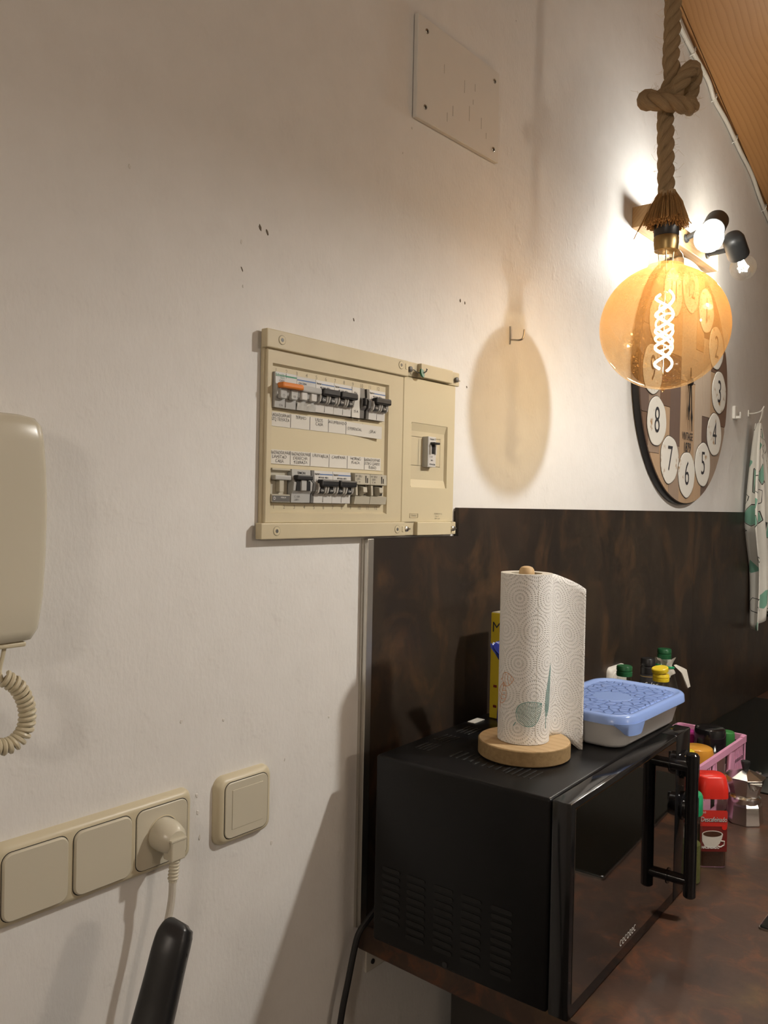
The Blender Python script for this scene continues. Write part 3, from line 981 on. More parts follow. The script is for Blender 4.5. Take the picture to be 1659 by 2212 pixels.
# ================================================================== wall hatch
ht = thing('access_hatch', 'white painted board hatch screwed to the wall above the fuse box', 'hatch', (1.065, 0, 2.022))
hp = [(.9530, 2.0225), (1.1785, 2.0280), (1.1765, 2.1775), (.9530, 2.1750)]
hb = loft([[V(x, -.0015, z) for x, z in hp], [V(x, -.0075, z) for x, z in hp], [V(1.065 + (x - 1.065) * .992, -.0085, 2.1 + (z - 2.1) * .99) for x, z in hp]])
part('board', hb, 'board', ht)
part('frame_edge', loft([[V(x, 0, z) for x, z in [(1.065 + (a - 1.065) * .982, 2.1 + (b_ - 2.1) * .975) for a, b_ in hp]], [V(x, -.002, z) for x, z in [(1.065 + (a - 1.065) * .982, 2.1 + (b_ - 2.1) * .975) for a, b_ in hp]]]), 'slot', ht)
for sx, sz in ((.9745, 2.1567), (1.1620, 2.1586), (.9738, 2.0435), (1.1623, 2.0455)):
    s = part('screw', lathe([(.0040, 0), (.0038, .0010), (.0031, .0014), (.0030, .0006)], (sx, -.0082, sz), (0, -1, 0), 18), 'steel', ht, True)
    part('cross_slot', box(sx - .0018, sx + .0018, -.0092, -.0088, sz - .0004, sz + .0004, bm=box(sx - .0004, sx + .0004, -.0092, -.0088, sz - .0018, sz + .0018)), 'slot', s)
MT['dent'] = plastic('board_dent', (0.56, 0.53, 0.48), 0.8)
for sx, sz, l in ((1.075, 2.115, .010), (1.10, 2.10, .004), (1.09, 2.078, .012), (1.045, 2.065, .008), (1.02, 2.12, .007), (1.105, 2.125, .006), (1.125, 2.075, .009), (1.03, 2.05, .007), (1.14, 2.06, .005)):
    part('dent', box(sx - .0008, sx + .0008, -.0088, -.0083, sz - l, sz + l, .0002, 1), 'dent', ht)

# small cup hook in the wall
hk = thing('cup_hook', 'small bare metal cup hook screwed into the wall', 'hook', (1.2474, 0, 1.742))
part('plate', plate(1.2395, 1.2425, 1.7335, 1.7655, .001, [(0, 0), (-.0016, .0003)]), 'steel', hk)
part('wire', tube(catmull([(1.2420, 0, 1.7420), (1.2440, -.008, 1.7410), (1.2470, -.018, 1.7405), (1.2500, -.022, 1.7450), (1.2520, -.023, 1.7590)], 6), .0016, 8), 'steel', hk, True)


# ================================================================== sockets and switches
def cell(x0, x1, z0, z1, parent, name='rocker_plate', flat=False):
    st = [(-.0090, 0), (-.0120, .0004), (-.0132, .0016)] if not flat else [(-.0085, 0), (-.0108, .0003), (-.0114, .0010)]
    part('shadow_gap', plate(x0 - .0007, x1 + .0007, z0 - .0007, z1 + .0007, .0095, [(-.0088, 0), (-.0101, .0001)]), 'slot', parent)
    return part(name, plate(x0, x1, z0, z1, .009, st), 'ivory', parent, True)


ts = thing('socket_strip', 'triple ivory socket strip with two rockers and a plugged in cable', 'socket', (.457, 0, 1.045))
part('frame', plate(.3450, .5710, 1.0445, 1.1255, .012, [(0, 0), (-.0035, .0004), (-.0080, .0030), (-.0098, .0062), (-.0100, .008)], 8), 'ivory2', ts, True, sharp=50)
c1 = cell(.3545, .4200, 1.0520, 1.1170, ts)
c2 = cell(.4260, .4912, 1.0520, 1.1170, ts)
c3 = cell(.4972, .5625, 1.0520, 1.1170, ts, 'socket_plate', True)
part('socket_well', lathe([(.0195, 0), (.0195, .0006), (.0188, .0008)], (.5300, -.0112, 1.0860), (0, -1, 0), 36), 'ivory2', c3)
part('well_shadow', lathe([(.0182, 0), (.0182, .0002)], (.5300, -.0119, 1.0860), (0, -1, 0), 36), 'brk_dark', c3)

pg = thing('power_plug', 'cream angled plug and cable plugged into the socket strip', 'plug', (.530, -.012, 1.07))
pc = V(.5290, -.0122, 1.0860)
part('plug_body', loft([circ(pc, .0178, (0, -1, 0), 28), circ(pc + V(0, -.010, 0), .0176, (0, -1, 0), 28), circ(pc + V(.001, -.020, -.0015), .0150, (0, -1, 0), 28), circ(pc + V(.0015, -.0245, -.002), .0105, (0, -1, 0), 28)]), 'ivory', pg, True)
part('plug_heel', box(.5215, .5395, -.0400, -.0240, 1.0640, 1.0870, .0016), 'ivory', pg)
part('plug_heel_lip', box(.5205, .5405, -.0405, -.0300, 1.0845, 1.0875, .0008), 'ivory', pg)
for k in range(6):
    zc = 1.0630 - k * .0036
    part('strain_relief_ring', lathe([(.0048, 0), (.0057, .0008), (.0057, .0018), (.0048, .0026)], (.5305 - k * .0004, -.0330, zc), (-.1, 0, -1), 16), 'ivory', pg, True)
part('strain_relief_core', cyl((.5305, -.0330, 1.066), (.5280, -.0330, 1.0400), .0046, 14), 'ivory', pg, True)
part('cable', tube(catmull([(.5283, -.0330, 1.0430), (.5270, -.0330, 1.0200), (.5205, -.0330, .9900), (.5080, -.0335, .9400), (.4990, -.034, .88), (.5050, -.036, .80), (.52, -.040, .60), (.50, -.05, .30), (.47, -.06, .02)], 8), .0040, 10), 'cable_white', pg, True)

bs = thing('blank_plate', 'single square ivory blanking plate on the wall beside the splashback', 'wall plate', (.648, 0, 1.043))
part('frame', plate(.6052, .6912, 1.0430, 1.1250, .013, [(0, 0), (-.0040, .0005), (-.0085, .0035), (-.0105, .0068), (-.0107, .0085)], 8), 'ivory2', bs, True, sharp=50)
part('shadow_gap', plate(.6146, .6822, 1.0505, 1.1180, .0095, [(-.0098, 0), (-.0109, .0001)]), 'slot', bs)
bp = part('cover', plate(.6153, .6815, 1.0512, 1.1173, .009, [(-.0100, 0), (-.0116, .0003), (-.0122, .0010)]), 'ivory', bs, True)
part('groove', ringframe(.6250, .6735, 1.0610, 1.1085, .6254, .6731, 1.0614, 1.1081, -.0121, -.0124, -.0122, .0001), 'faint', bp)
part('inner_panel', box(.6255, .6730, -.0128, -.0118, 1.0615, 1.1080, .0003, 1), 'ivory', bp)


# ================================================================== door phone at the left edge
ph = thing('door_phone', 'cream door phone handset hanging at the left edge', 'door phone', (.335, 0, 1.318))
prof_z = [(1.3185, .355, .8), (1.3210, .3640, .95), (1.3300, .3690, 1), (1.3600, .3735, 1), (1.4000, .3755, 1), (1.4400, .3760, 1), (1.4750, .3745, 1), (1.5000, .3722, 1), (1.5130, .3700, .98), (1.5200, .3650, .92), (1.5230, .3560, .75)]
rings = []
for z, xr, k in prof_z:
    x0 = .292
    r_ = .010
    yb, yf = -.004, -.004 - .046 * k
    pts = [V(x0, yb, z), V(xr - .003, yb, z), V(xr - .0005, yb - .003, z)]
    for i in range(5):
        a = i / 4 * PI / 2
        pts.append(V(xr - r_ * (1 - math.cos(a)), yf + r_ * (1 - math.sin(a)), z))
    for i in range(1, 5):
        pts.append(V(xr - r_ - (xr - r_ - x0) * i / 4, yf - .0015 * math.sin(PI * i / 4), z))
    rings.append(pts)
part('handset', loft(rings), 'ivory', ph, True, sharp=60)
part('base', plate(.2800, .3700, 1.3230, 1.5190, .010, [(0, 0), (-.010, 0), (-.012, .002)]), 'ivory2', ph, True)
part('bottom_edge', box(.294, .357, -.046, -.008, 1.3150, 1.3195, .0015), 'ivory2', ph)
cp = catmull([(.3400, -.040, 1.3170), (.3385, -.040, 1.3080), (.3360, -.040, 1.2960), (.3372, -.042, 1.2860)], 6)
part('straight_cord', tube(cp, .0019, 8), 'ivory2', ph, True)
coil_axis = catmull([(.3385, -.043, 1.2890), (.3500, -.045, 1.2790), (.3585, -.045, 1.2600), (.3570, -.045, 1.2400), (.3440, -.045, 1.2290), (.3250, -.045, 1.2320), (.3050, -.045, 1.2450), (.2900, -.04, 1.2700)], 60)
Fm = frames(coil_axis)
acc, cpts = 0.0, []
for i, (p, (t_, a, b)) in enumerate(zip(coil_axis, Fm)):
    if i:
        acc += (p - coil_axis[i - 1]).length
    ang = acc / .0050 * 2 * PI
    cpts.append(p + (a * math.cos(ang) + b * math.sin(ang)) * .0058)
part('coiled_cord', tube(cpts, .0023, 7), 'ivory2', ph, True)

# ================================================================== black handle leaning in front of the wall
vh = thing('vacuum_handle', 'black plastic handle end standing below the plug at the bottom edge', 'handle', (.40, -.13, .70))
axis = [(.330, -.150, .640), (.370, -.140, .780), (.4085, -.130, .880), (.4300, -.125, .930), (.4480, -.121, .975), (.4580, -.120, 1.005), (.4650, -.119, 1.025), (.4700, -.118, 1.0360), (.4745, -.118, 1.0430), (.4770, -.118, 1.0460)]
hw = [.018, .019, .0195, .0195, .0190, .0182, .0180, .0172, .0145, .0080]
Pth = catmull(axis, 5)
Fm = frames(Pth)
rings = []
for i, p in enumerate(Pth):
    k = i / (len(Pth) - 1) * (len(hw) - 1)
    j = min(int(k), len(hw) - 2)
    wd = hw[j] + (hw[j + 1] - hw[j]) * (k - j)
    t_ = Fm[i][0]
    side = V(0.64, -0.77, 0)
    side = (side - t_ * side.dot(t_)).normalized()
    nrm = t_.cross(side)
    rg = []
    for s_ in range(16):
        a = 2 * PI * s_ / 16
        ca, sa = math.cos(a), math.sin(a)
        e = .45
        rg.append(p + side * wd * math.copysign(abs(ca) ** e, ca) * .92 + nrm * wd * 1.05 * math.copysign(abs(sa) ** e, sa))
    rings.append(rg)
part('shell', loft(rings), 'black', vh, True, sharp=50)
for (hx, hy, hz) in ((.4690, -.1335, 1.0205), (.4440, -.1415, .9560)):
    part('screw_hole', lathe([(.0042, 0), (.0042, .0012), (.0030, .0012), (.0030, .0002)], (hx, hy, hz), (.35, -.9, -.2), 14), 'vent', vh)
part('seam_lip', tube(catmull([(.4540, -.1345, 1.0060), (.4600, -.1355, 1.0055), (.4665, -.1345, 1.0090)], 5), .0011, 6), 'darkcup', vh)
part('tube', cyl((.332, -.1495, .648), (.215, -.175, 0.0), .016, 16), 'darkcup', vh, True)

# ================================================================== pendant lamp on a rope
PX, PY, PZ = 1.2915, -.2560, 1.7410     # centre of the globe
pd = thing('pendant_lamp', 'large amber globe bulb hanging from a knotted jute rope', 'pendant lamp', (PX, PY, PZ - .1))
RV, FV = V(.642, -.766, 0), V(-.766, -.642, 0)   # sideways and forwards of the knot


def KP(a, b, c, zc=2.108):
    return V(PX, PY, zc) + RV * a + FV * c + V(0, 0, b)


ctr = [V(PX, PY, ceil_z(PX) + .0), V(PX, PY, 2.75), V(PX, PY, 2.50), V(PX, PY, 2.32), KP(.002, .14, 0), KP(.001, .09, .001), KP(.000, .055, .002), KP(.003, .025, .0), KP(-.012, .002, -.012), KP(-.034, .002, -.006), KP(-.039, -.012, .008), KP(-.018, -.018, .021),
       KP(.014, -.022, .021), KP(.032, -.017, .006), KP(.033, .002, -.012), KP(.040, .028, -.008), KP(.034, .045, .005), KP(.018, .027, .016), KP(.004, .002, .010), KP(-.004, -.024, -.004), KP(-.005, -.055, 0), KP(-.004, -.09, 0),
       KP(-.003, -.125, 0), KP(-.001, -.155, 0)]
cl = catmull(ctr, 14)
# resample evenly
ev, acc, step = [cl[0]], 0.0, .0045
for i in range(1, len(cl)):
    seg = cl[i] - cl[i - 1]
    d = seg.length
    while acc + d >= step:
        q = (step - acc) / d
        pnt = cl[i] - seg * (1 - q)
        ev.append(pnt)
        seg = cl[i] - pnt
        cl[i - 1] = pnt
        d = seg.length
        acc = 0.0
        if d < 1e-7:
            break
    acc += d
Fm = frames(ev)
rp = None
strand_paths = []
for s_ in range(3):
    pts = []
    for i, (p, (t_, a, b)) in enumerate(zip(ev, Fm)):
        ang = i * step / .062 * 2 * PI + s_ * 2 * PI / 3
        pts.append(p + (a * math.cos(ang) + b * math.sin(ang)) * .0066)
    strand_paths.append(pts)
    if s_ == 0:
        rp = part('rope', tube(pts, .0072, 12, uv=True), 'rope', pd, True)
    else:
        part('strand', tube(pts, .0072, 12, uv=True), 'rope', rp, True)
# stray fibres standing off the rope
bm = bmesh.new()
for k in range(520):
    i = random.randrange(40, len(ev) - 2)
    p = ev[i]
    t_, a, b = Fm[i]
    ang = random.random() * 2 * PI
    d = a * math.cos(ang) + b * math.sin(ang)
    L_ = random.uniform(.004, .018)
    q = p + d * .0115
    wv = t_ * random.uniform(-1, 1) + V(random.uniform(-1, 1), random.uniform(-1, 1), random.uniform(-1, 1)) * .5
    tube([q, q + d * L_ * .5 + wv * L_ * .25, q + d * L_ * .8 + wv * L_ * .9], .00014, 3, bm)
part('fuzz', bm, 'fuzz', rp, kind='stuff')
ZTs = 1.9530
part('tassel_binding', lathe([(.0128, .006), (.0140, .002), (.0138, -.002), (.0150, -.006)], (PX, PY, ZTs), n=24, cap0=False, cap1=False), 'rope', pd, True)
bm = bmesh.new()
for k in range(800):
    a = 2 * PI * random.random()
    rr = math.sqrt(random.random())
    top = V(PX + .0125 * rr * math.cos(a), PY + .0125 * rr * math.sin(a), ZTs + random.uniform(-.004, .006))
    sp_ = .0335 * (.50 + .5 * rr) * random.uniform(.88, 1.08)
    ln = random.uniform(.040, .050) + .010 * (1 - rr)
    bot = V(PX + sp_ * math.cos(a + random.uniform(-.1, .1)), PY + sp_ * math.sin(a + random.uniform(-.1, .1)), ZTs - ln)
    mid = top.lerp(bot, .5) + V((bot.x - top.x) * .10, (bot.y - top.y) * .10, .004)
    tube([top, mid, bot], lambda q: .0005 + .0003 * q, 3, bm)
for dx, dz in ((-.052, -.072), (-.046, -.060), (.040, -.045)):
    e = V(PX, PY, ZTs) + RV * dx + V(0, 0, dz)
    tube([V(PX, PY, ZTs - .01) + RV * dx * .2, V(PX, PY, ZTs - .03) + RV * dx * .62, e], .0008, 4, bm)
part('tassel', bm, 'fringe', pd, kind='stuff')
part('lampholder', lathe([(.0120, .034), (.0190, .030), (.0195, .012), (.0195, -.012), (.0185, -.0135)], (PX, PY, 1.8990), n=28), 'black', pd, True)
part('bulb_cap', lathe([(.0185, .0), (.0195, -.002), (.0195, -.012), (.0185, -.020), (.0180, -.023)], (PX, PY, 1.8860), n=28), 'brass', pd, True)
# glass: neck and globe in one skin
pr_ = [(.0178, 1.8640), (.0215, 1.8615), (.0255, 1.8560), (.0272, 1.8490), (.0276, 1.8400)]
a0 = math.asin(.0285 / .1)
N_ = 36
for i in range(N_ + 1):
    a = a0 + (PI - a0) * i / N_
    pr_.append((.1005 * math.sin(a), PZ + .0985 * math.cos(a)))
neck = [p for p in pr_ if p[1] > 1.8395]
globe = [(.0276, 1.8400)] + [p for p in pr_ if p[1] <= 1.8395]
gl = part('globe', lathe([(r, z) for r, z in globe], (PX, PY, 0), n=56, cap0=False, cap1=False), 'globe', pd, True, label='amber tinted glass globe')
part('glass_neck', lathe(neck, (PX, PY, 0), n=40, cap0=False, cap1=False), 'neckglass', pd, True)
part('glass_tip', lathe([(.0032, 0), (.0030, -.002), (.0012, -.0045), (.0003, -.005)], (PX, PY, PZ - .0985), n=12), 'globe', gl, True)
for k in range(4):
    part('support_wire', cyl((PX + .012 * math.cos(k * 1.57 + .4), PY + .012 * math.sin(k * 1.57 + .4), 1.864), (PX + .009 * math.cos(k * 1.57 + .4), PY + .009 * math.sin(k * 1.57 + .4), 1.836), .0009, 6), 'steel', pd)
part('stem', lathe([(.011, 1.862), (.009, 1.845), (.0035, 1.825), (.0025, 1.800), (.0040, 1.797)], (PX, PY, 0), n=16, cap0=False), 'clearglass', pd, True)
for s_ in range(2):
    pts = []
    for i in range(37):
        q = i / 36
        a = q * 2 * PI * 2.35 + s_ * PI + .9
        pts.append(V(PX + .0135 * math.cos(a), PY + .0135 * math.sin(a), PZ + .056 - q * .124))
    part('filament', tube(pts, .0020, 4), 'fil_warm', pd, True, label='glowing spiral filament')
part('filament_wire', cyl((PX, PY, 1.80), (PX, PY, PZ - .075), .0006, 6, bm=tube([(PX + .003, PY, 1.80), (PX + .0125, PY - .004, PZ + .057)], .0005, 6)), 'steel', pd)

# ================================================================== two-armed wall lamp
wl = thing('wall_spot_lamp', 'wall lamp with oak bar and two lit bulbs in black holders', 'wall lamp', (1.97, 0, 2.072))
part('bar', box(1.746, 2.195, -.043, 0, 2.0740, 2.1200, .0012), 'lampwood', wl)


def spot(root, joint, top, tip_dir, lit, bulbr=.032):
    top, d = Vector(top), Vector(tip_dir).normalized()
    hl = .064
    h = part('holder', lathe([(.0005, -.004), (.012, -.0035), (.0215, .003), (.0258, .014), (.0262, hl), (.0250, hl + .001), (.0225, hl), (.0215, hl - .012)], top, d, 30, cap1=True), 'darkcup', wl, True)
    part('arm', tube([root, Vector(root).lerp(Vector(joint), .6), joint], .0062, 10, bm=lathe([(.0105, 0), (.0105, .004), (.0085, .006)], root, Vector(joint) - Vector(root), 18)), 'darkcup', wl, True)
    part('pivot', cyl(Vector(joint), top + d * .034, .0075, 12), 'darkcup', h, True)
    c = top + d * (hl + .044)
    prf = [(.0135, hl - .006), (.0145, hl + .002), (.0185, hl + .012)]
    for i in range(11):
        a = math.radians(38) + (PI - math.radians(38)) * i / 10
        prf.append((bulbr * math.sin(a), hl + .044 - bulbr * math.cos(a)))
    g = part('bulb', lathe(prf, top, d, 20 if lit else 30, cap0=False, cap1=False), 'opal' if lit else 'clearglass', wl, True)
    s = d.cross(V(0, 0, 1)).normalized()
    s2 = d.cross(s)
    if not lit:
        for e1, e2 in ((1, 1), (1, -1), (-1, 1), (-1, -1)):
            part('led_filament', cyl(top + d * (hl + .010) + s * e1 * .0035 + s2 * e2 * .003, top + d * (hl + .052) + s * e1 * .0085 + s2 * e2 * .007, .0011, 4), 'fil_white', g, True)
        part('filament_stem', lathe([(.008, hl), (.0055, hl + .012), (.0018, hl + .022), (.0015, hl + .040)], top, d, 12), 'clearglass', g, True)
    return h


spot((1.9550, -.0430, 2.0960), (1.9480, -.0980, 2.1130), (1.9530, -.1200, 2.1280), (-.115, -.010, -.093), True)
spot((2.1050, -.0430, 2.0950), (2.1000, -.0900, 2.0960), (2.0700, -.1150, 2.1200), (.109, .000, -.066), False)

# ================================================================== lamps outside the frame, one globe added as front fill
lx, ly, zc = 1.38, -.95, 2.060
kl = thing('saucer_lamp', 'white saucer lamp hanging over the worktop in front of the wall', 'saucer lamp', (lx, ly, zc - .03))
part('flex', cyl((lx, ly, ceil_z(lx) - .002), (lx, ly, zc + .10), .003, 8), 'white', kl)
part('shade', lathe([(.014, .110), (.040, .104), (.095, .075), (.130, .010), (.142, -.046), (.140, -.046), (.127, .008), (.092, .070), (.018, .095)], (lx, ly, zc), n=40, cap1=False), 'white', kl, True)
part('socket', lathe([(.016, .090), (.017, .040), (.014, .032)], (lx, ly, zc), n=20), 'white', kl, True)
part('bulb', lathe([(.030 * math.sin(a), .030 * math.cos(a)) for a in [.5 + (PI - .5) * k / 8 for k in range(9)]], (lx, ly, zc), n=14, cap0=False, cap1=False), 'disc_k', kl, True)
for lb, (lx, ly, zc), mt in (('added warm fill globe on a pole behind the viewer', (1.00, -2.75, 1.85), 'globe_fill'), ('warm globe floor lamp standing in the room to the left', (-1.25, -1.05, 1.95), 'globe_h')):
    gl_ = thing('floor_lamp', lb, 'floor lamp', (lx, ly, 0))
    part('base', lathe([(.13, 0), (.13, .012), (.02, .022)], (lx, ly, 0), n=28), 'darkcup', gl_, True)
    part('pole', cyl((lx, ly, .02), (lx, ly, zc - .08), .010, 12), 'darkcup', gl_, True)
    part('shade', lathe([(.09 * math.sin(a), -.09 * math.cos(a)) for a in [.2 + (PI - .2) * k / 8 for k in range(9)]], (lx, ly, zc), n=14, cap0=False, cap1=False), mt, gl_, True)

# ================================================================== wall clock
CX, CZ, CR = 2.064, 1.7700, .3080
ck = thing('wall_clock', 'big round plank clock with white number discs on the wall', 'clock', (CX, 0, CZ - CR))
part('rim', lathe([(CR - .006, 0), (CR, .004), (CR, .0145), (CR - .0015, .0175), (CR - .006, .0178)], (CX, 0, CZ), (0, -1, 0), 96), 'clockside', ck, True)
fc = part('face', lathe([(CR - .003, .0175), (CR - .003, .0184)], (CX, 0, CZ), (0, -1, 0), 96), 'cw4', ck)


def clip_plank(x0, x1, z0, z1, R):
    """rectangle clipped by the dial circle, relative to the centre"""
    n = 14
    top, bot = [], []
    for i in range(n + 1):
        x = x0 + (x1 - x0) * i / n
        if abs(x) >= R:
            continue
        hh = math.sqrt(R * R - x * x)
        a, b = max(z0, -hh), min(z1, hh)
        if b - a < .001:
            continue
        top.append((x, b))
        bot.append((x, a))
    if len(top) < 2:
        return None
    return bot + top[::-1]


cols = [-.310, -.248, -.180, -.118, -.050, .050, .105, .165, .228, .310]
cuts = [[-.10, .10], [-.19, .02, .2], [-.075, .12], [-.165, .055], [.0], [-.20, .09], [-.075, .13], [-.16, .05], [-.09, .12]]
mats = [[1, 4, 1], [0, 2, 1, 0], [0, 1, 3], [2, 4, 0], [0, 3], [0, 3, 0], [4, 3, 1], [2, 0, 1], [2, 1, 2]]
for c_ in range(9):
    zz = [-.31] + cuts[c_] + [.31]
    for k in range(len(zz) - 1):
        pl = clip_plank(cols[c_] + .0006, cols[c_ + 1] - .0006, zz[k] + .0006, zz[k + 1] - .0006, CR - .004)
        if pl:
            part('plank', prism([(CX + x, CZ + z) for x, z in pl], -.018, -.0198 - .0004 * ((c_ + k) % 2)), 'cw%d' % mats[c_][k], fc)
for h_ in range(1, 13):
    a = PI / 2 - h_ * PI / 6
    dx, dz = CX + .2320 * math.cos(a), CZ + .2320 * math.sin(a)
    rim = []
    for i in range(36):
        an = 2 * PI * i / 36
        k = .0570 * (1 + .018 * math.sin(an * 3 + h_) + .012 * math.sin(an * 7 + 2 * h_))
        rim.append((dx + k * math.cos(an), dz + k * math.sin(an)))
    bm = loft([[V(x, -.0195, z) for x, z in rim], [V(x, -.0212, z) for x, z in rim], [V(dx + (x - dx) * .97, -.0216, dz + (z - dz) * .97) for x, z in rim]])
    d = part('number_disc', bm, 'enamel', ck)
    part('disc_outline', loft([[V(dx + (x - dx) * 1.03, -.0202, dz + (z - dz) * 1.03) for x, z in rim], [V(dx + (x - dx) * 1.03, -.0206, dz + (z - dz) * 1.03) for x, z in rim]]), 'clockside', d)
    part('numeral', text(str(h_), .088 if h_ < 10 else .07, (dx, -.0221, dz), squash=.80, weight=-.006), 'ink', d)
bm = text('VINTAGE', .0270, (CX, -.0211, CZ - .137), squash=.66, weight=.01)
part('lettering', text('1879', .0340, (CX, -.0211, CZ - .165), squash=.75, weight=.01, bm=bm), 'ink', ck)


def hand(ang, L_, wd, y):
    c, s = math.cos(ang), math.sin(ang)
    pr2 = [(-.035, -.002), (L_ * .55, -wd * .35), (L_ * .72, -wd), (L_ * .80, -wd * .4), (L_, -.0004), (L_, .0004), (L_ * .80, wd * .4), (L_ * .72, wd), (L_ * .55, wd * .35), (-.035, .002)]
    return prism([(CX + u * c - v * s, CZ + u * s + v * c) for u, v in pr2], y, y - .0012)


part('hour_hand', hand(-PI / 2 - .07, .096, .0062, -.0245), 'black', ck)
part('minute_hand', hand(-PI / 2 + .10, .124, .0055, -.0265), 'black', ck)
part('hand_boss', lathe([(.009, 0), (.009, .010), (.006, .012)], (CX, -.0195, CZ), (0, -1, 0), 20), 'black', ck, True)

# ================================================================== things on the wall at the right
ah = thing('wall_hook_plate', 'small white wall hook plate right of the clock', 'hook', (2.497, 0, 1.718))
part('plate', plate(2.4830, 2.5130, 1.7170, 1.7560, .004, [(0, 0), (-.006, 0), (-.0075, .0015)]), 'white', ah)
part('hook', box(2.4930, 2.5030, -.020, -.006, 1.7190, 1.7270, .0015, bm=box(2.4930, 2.5030, -.0205, -.0165, 1.7190, 1.7380, .0012)), 'white', ah)
th_ = thing('towel_peg', 'thin white peg holding the printed tea towel', 'hook', (2.640, 0, 1.745))
part('peg', tube(catmull([(2.6400, 0, 1.7480), (2.6360, -.020, 1.7480), (2.6330, -.038, 1.7540), (2.6400, -.044, 1.7680)], 6), .0022, 8), 'white', th_, True)
part('plate', plate(2.6320, 2.6480, 1.7380, 1.7590, .003, [(0, 0), (-.0025, 0)]), 'white', th_)

tw = thing('tea_towel', 'white tea towel with green utensil print hanging beside the clock', 'tea towel', (2.68, -.03, 1.10))
rows, colsn = 34, 44
rings = []
for i in range(rows + 1):
    q = i / rows
    z = 1.7150 - q * .590
    lft = [2.612, 2.590, 2.575, 2.560, 2.552, 2.550, 2.575, 2.605, 2.612, 2.612, 2.608]
    rgt = [2.650, 2.690, 2.720, 2.750, 2.775, 2.790, 2.805, 2.820, 2.835, 2.845, 2.850]
    k = q * 10
    j = min(int(k), 9)
    a = lft[j] + (lft[j + 1] - lft[j]) * (k - j)
    b = rgt[j] + (rgt[j + 1] - rgt[j]) * (k - j)
    rg = []
    for c_ in range(colsn + 1):
        s = c_ / colsn
        amp = .006 + .014 * min(1, q * 2.2)
        y = -.034 - amp * math.sin(s * 2 * PI * 3.2 + .5 + q * .6) - .004 * math.sin(s * 17 + q * 4)
        rg.append(V(a + (b - a) * s, y, z - .02 * math.sin(s * PI * 2.2 + 1) * q - .018 * (1 - s) * q))
    rings.append(rg)
bm = loft(rings, False, False, False, uv=lambda i, j: (j / colsn, 1 - i / rows))
ob = part('cloth', bm, 'towel', tw, True)
sm = ob.modifiers.new('thickness', 'SOLIDIFY')
sm.thickness = .0016
part('loop', tube(catmull([(2.6220, -.034, 1.7120), (2.6280, -.040, 1.7350), (2.6340, -.042, 1.7580), (2.6390, -.040, 1.7350), (2.6450, -.034, 1.7110)], 6), .0020, 7), 'rag', tw, True)

# white cable clipped along the slope of the ceiling
cv = thing('ceiling_cable', 'white cable clipped along the wall under the sloping ceiling', 'cable', (2.3, 0, 2.5))
cpth = [(1.20, -.006, 2.912), (1.60, -.006, 2.770), (1.9377, -.007, 2.6458), (1.9849, -.007, 2.6233), (2.0661, -.007, 2.6026), (2.1884, -.007, 2.5771), (2.2459, -.007, 2.5449), (2.3442, -.007, 2.5255), (2.4726, -.007, 2.4862), (2.5881, -.007, 2.4562), (2.7150, -.007, 2.3959), (3.0, -.007, 2.30), (3.4, -.007, 2.165)]
cpth = [(x, y, z + .004) for x, y, z in cpth]
part('sheath', tube(catmull(cpth, 8), .0055, 10), 'cable_white', cv, True)
for x, z in ((2.075, 2.603), (2.240, 2.552), (2.420, 2.505), (2.72, 2.397)):
    part('clip', tube([(x - .002, 0, z - .008), (x - .002, -.011, z - .005), (x, -.0138, z + .003), (x + .002, -.012, z + .011), (x + .002, 0, z + .013)], .0014, 6), 'white', cv)
    part('nail', cyl((x, -.016, z + .011), (x, 0, z + .011), .0014, 8), 'steel', cv)

# ================================================================== microwave
mw = thing('microwave', 'black microwave oven with mirror door on the worktop', 'microwave', (1.05, -.19, ZW))
X0, X1, YB_, YS, YD = .851, 1.285, -.052, -.3085, -.3350
part('body', box(X0, X1, YS, YB_, .8620, ZT, .004, 3), 'mwbody', mw, True)
for fx, fy in ((.885, -.09), (1.245, -.09), (.885, -.285), (1.245, -.285)):
    part('foot', lathe([(.012, 0), (.013, .002), (.012, .0075)], (fx, fy, ZW), n=18), 'black', mw, True)
dr = part('door', box(X0, 1.2190, YD, YS - .0016, .8620, ZT, .0022, 2), 'mwgloss', mw, True)
part('door_glass', box(.8600, 1.2140, YD - .0010, YD + .002, .8790, 1.1050, .0005, 1), 'mirror', dr, label='mirror black door glass')
part('logo_lettering', text('cecotec', .0190, (1.0320, YD - .0013, .8905), squash=.95, weight=-.012), 'whiteink', dr)
cpn = part('control_panel', box(1.2205, X1, YD, YS - .0016, .8620, ZT, .0022, 2), 'mwgloss', mw, True)
for kz in (.9990, 1.0620):
    kb = part('knob', lathe([(.0215, 0), (.0215, .004), (.0185, .005), (.0175, .0180), (.0160, .0195)], (1.2520, YD, kz), (0, -1, 0), 30), 'mwgloss', cpn, True)
    part('grip', box(1.2495, 1.2545, YD - .0240, YD - .0190, kz - .016, kz + .016, .001), 'black', kb)
hd = part('handle', lathe([(.0070, 0), (.0088, .0018), (.0088, .2065), (.0070, .2085)], (1.190, -.3670, .8900), n=20), 'mwgloss', dr, True)
for sz in (.9130, 1.0780):
    part('standoff', cyl((1.190, YD + .001, sz), (1.190, -.3670, sz), .0078, 16, bm=lathe([(.0115, 0), (.0115, .002)], (1.190, YD, sz), (0, -1, 0), 18)), 'mwgloss', hd, True)
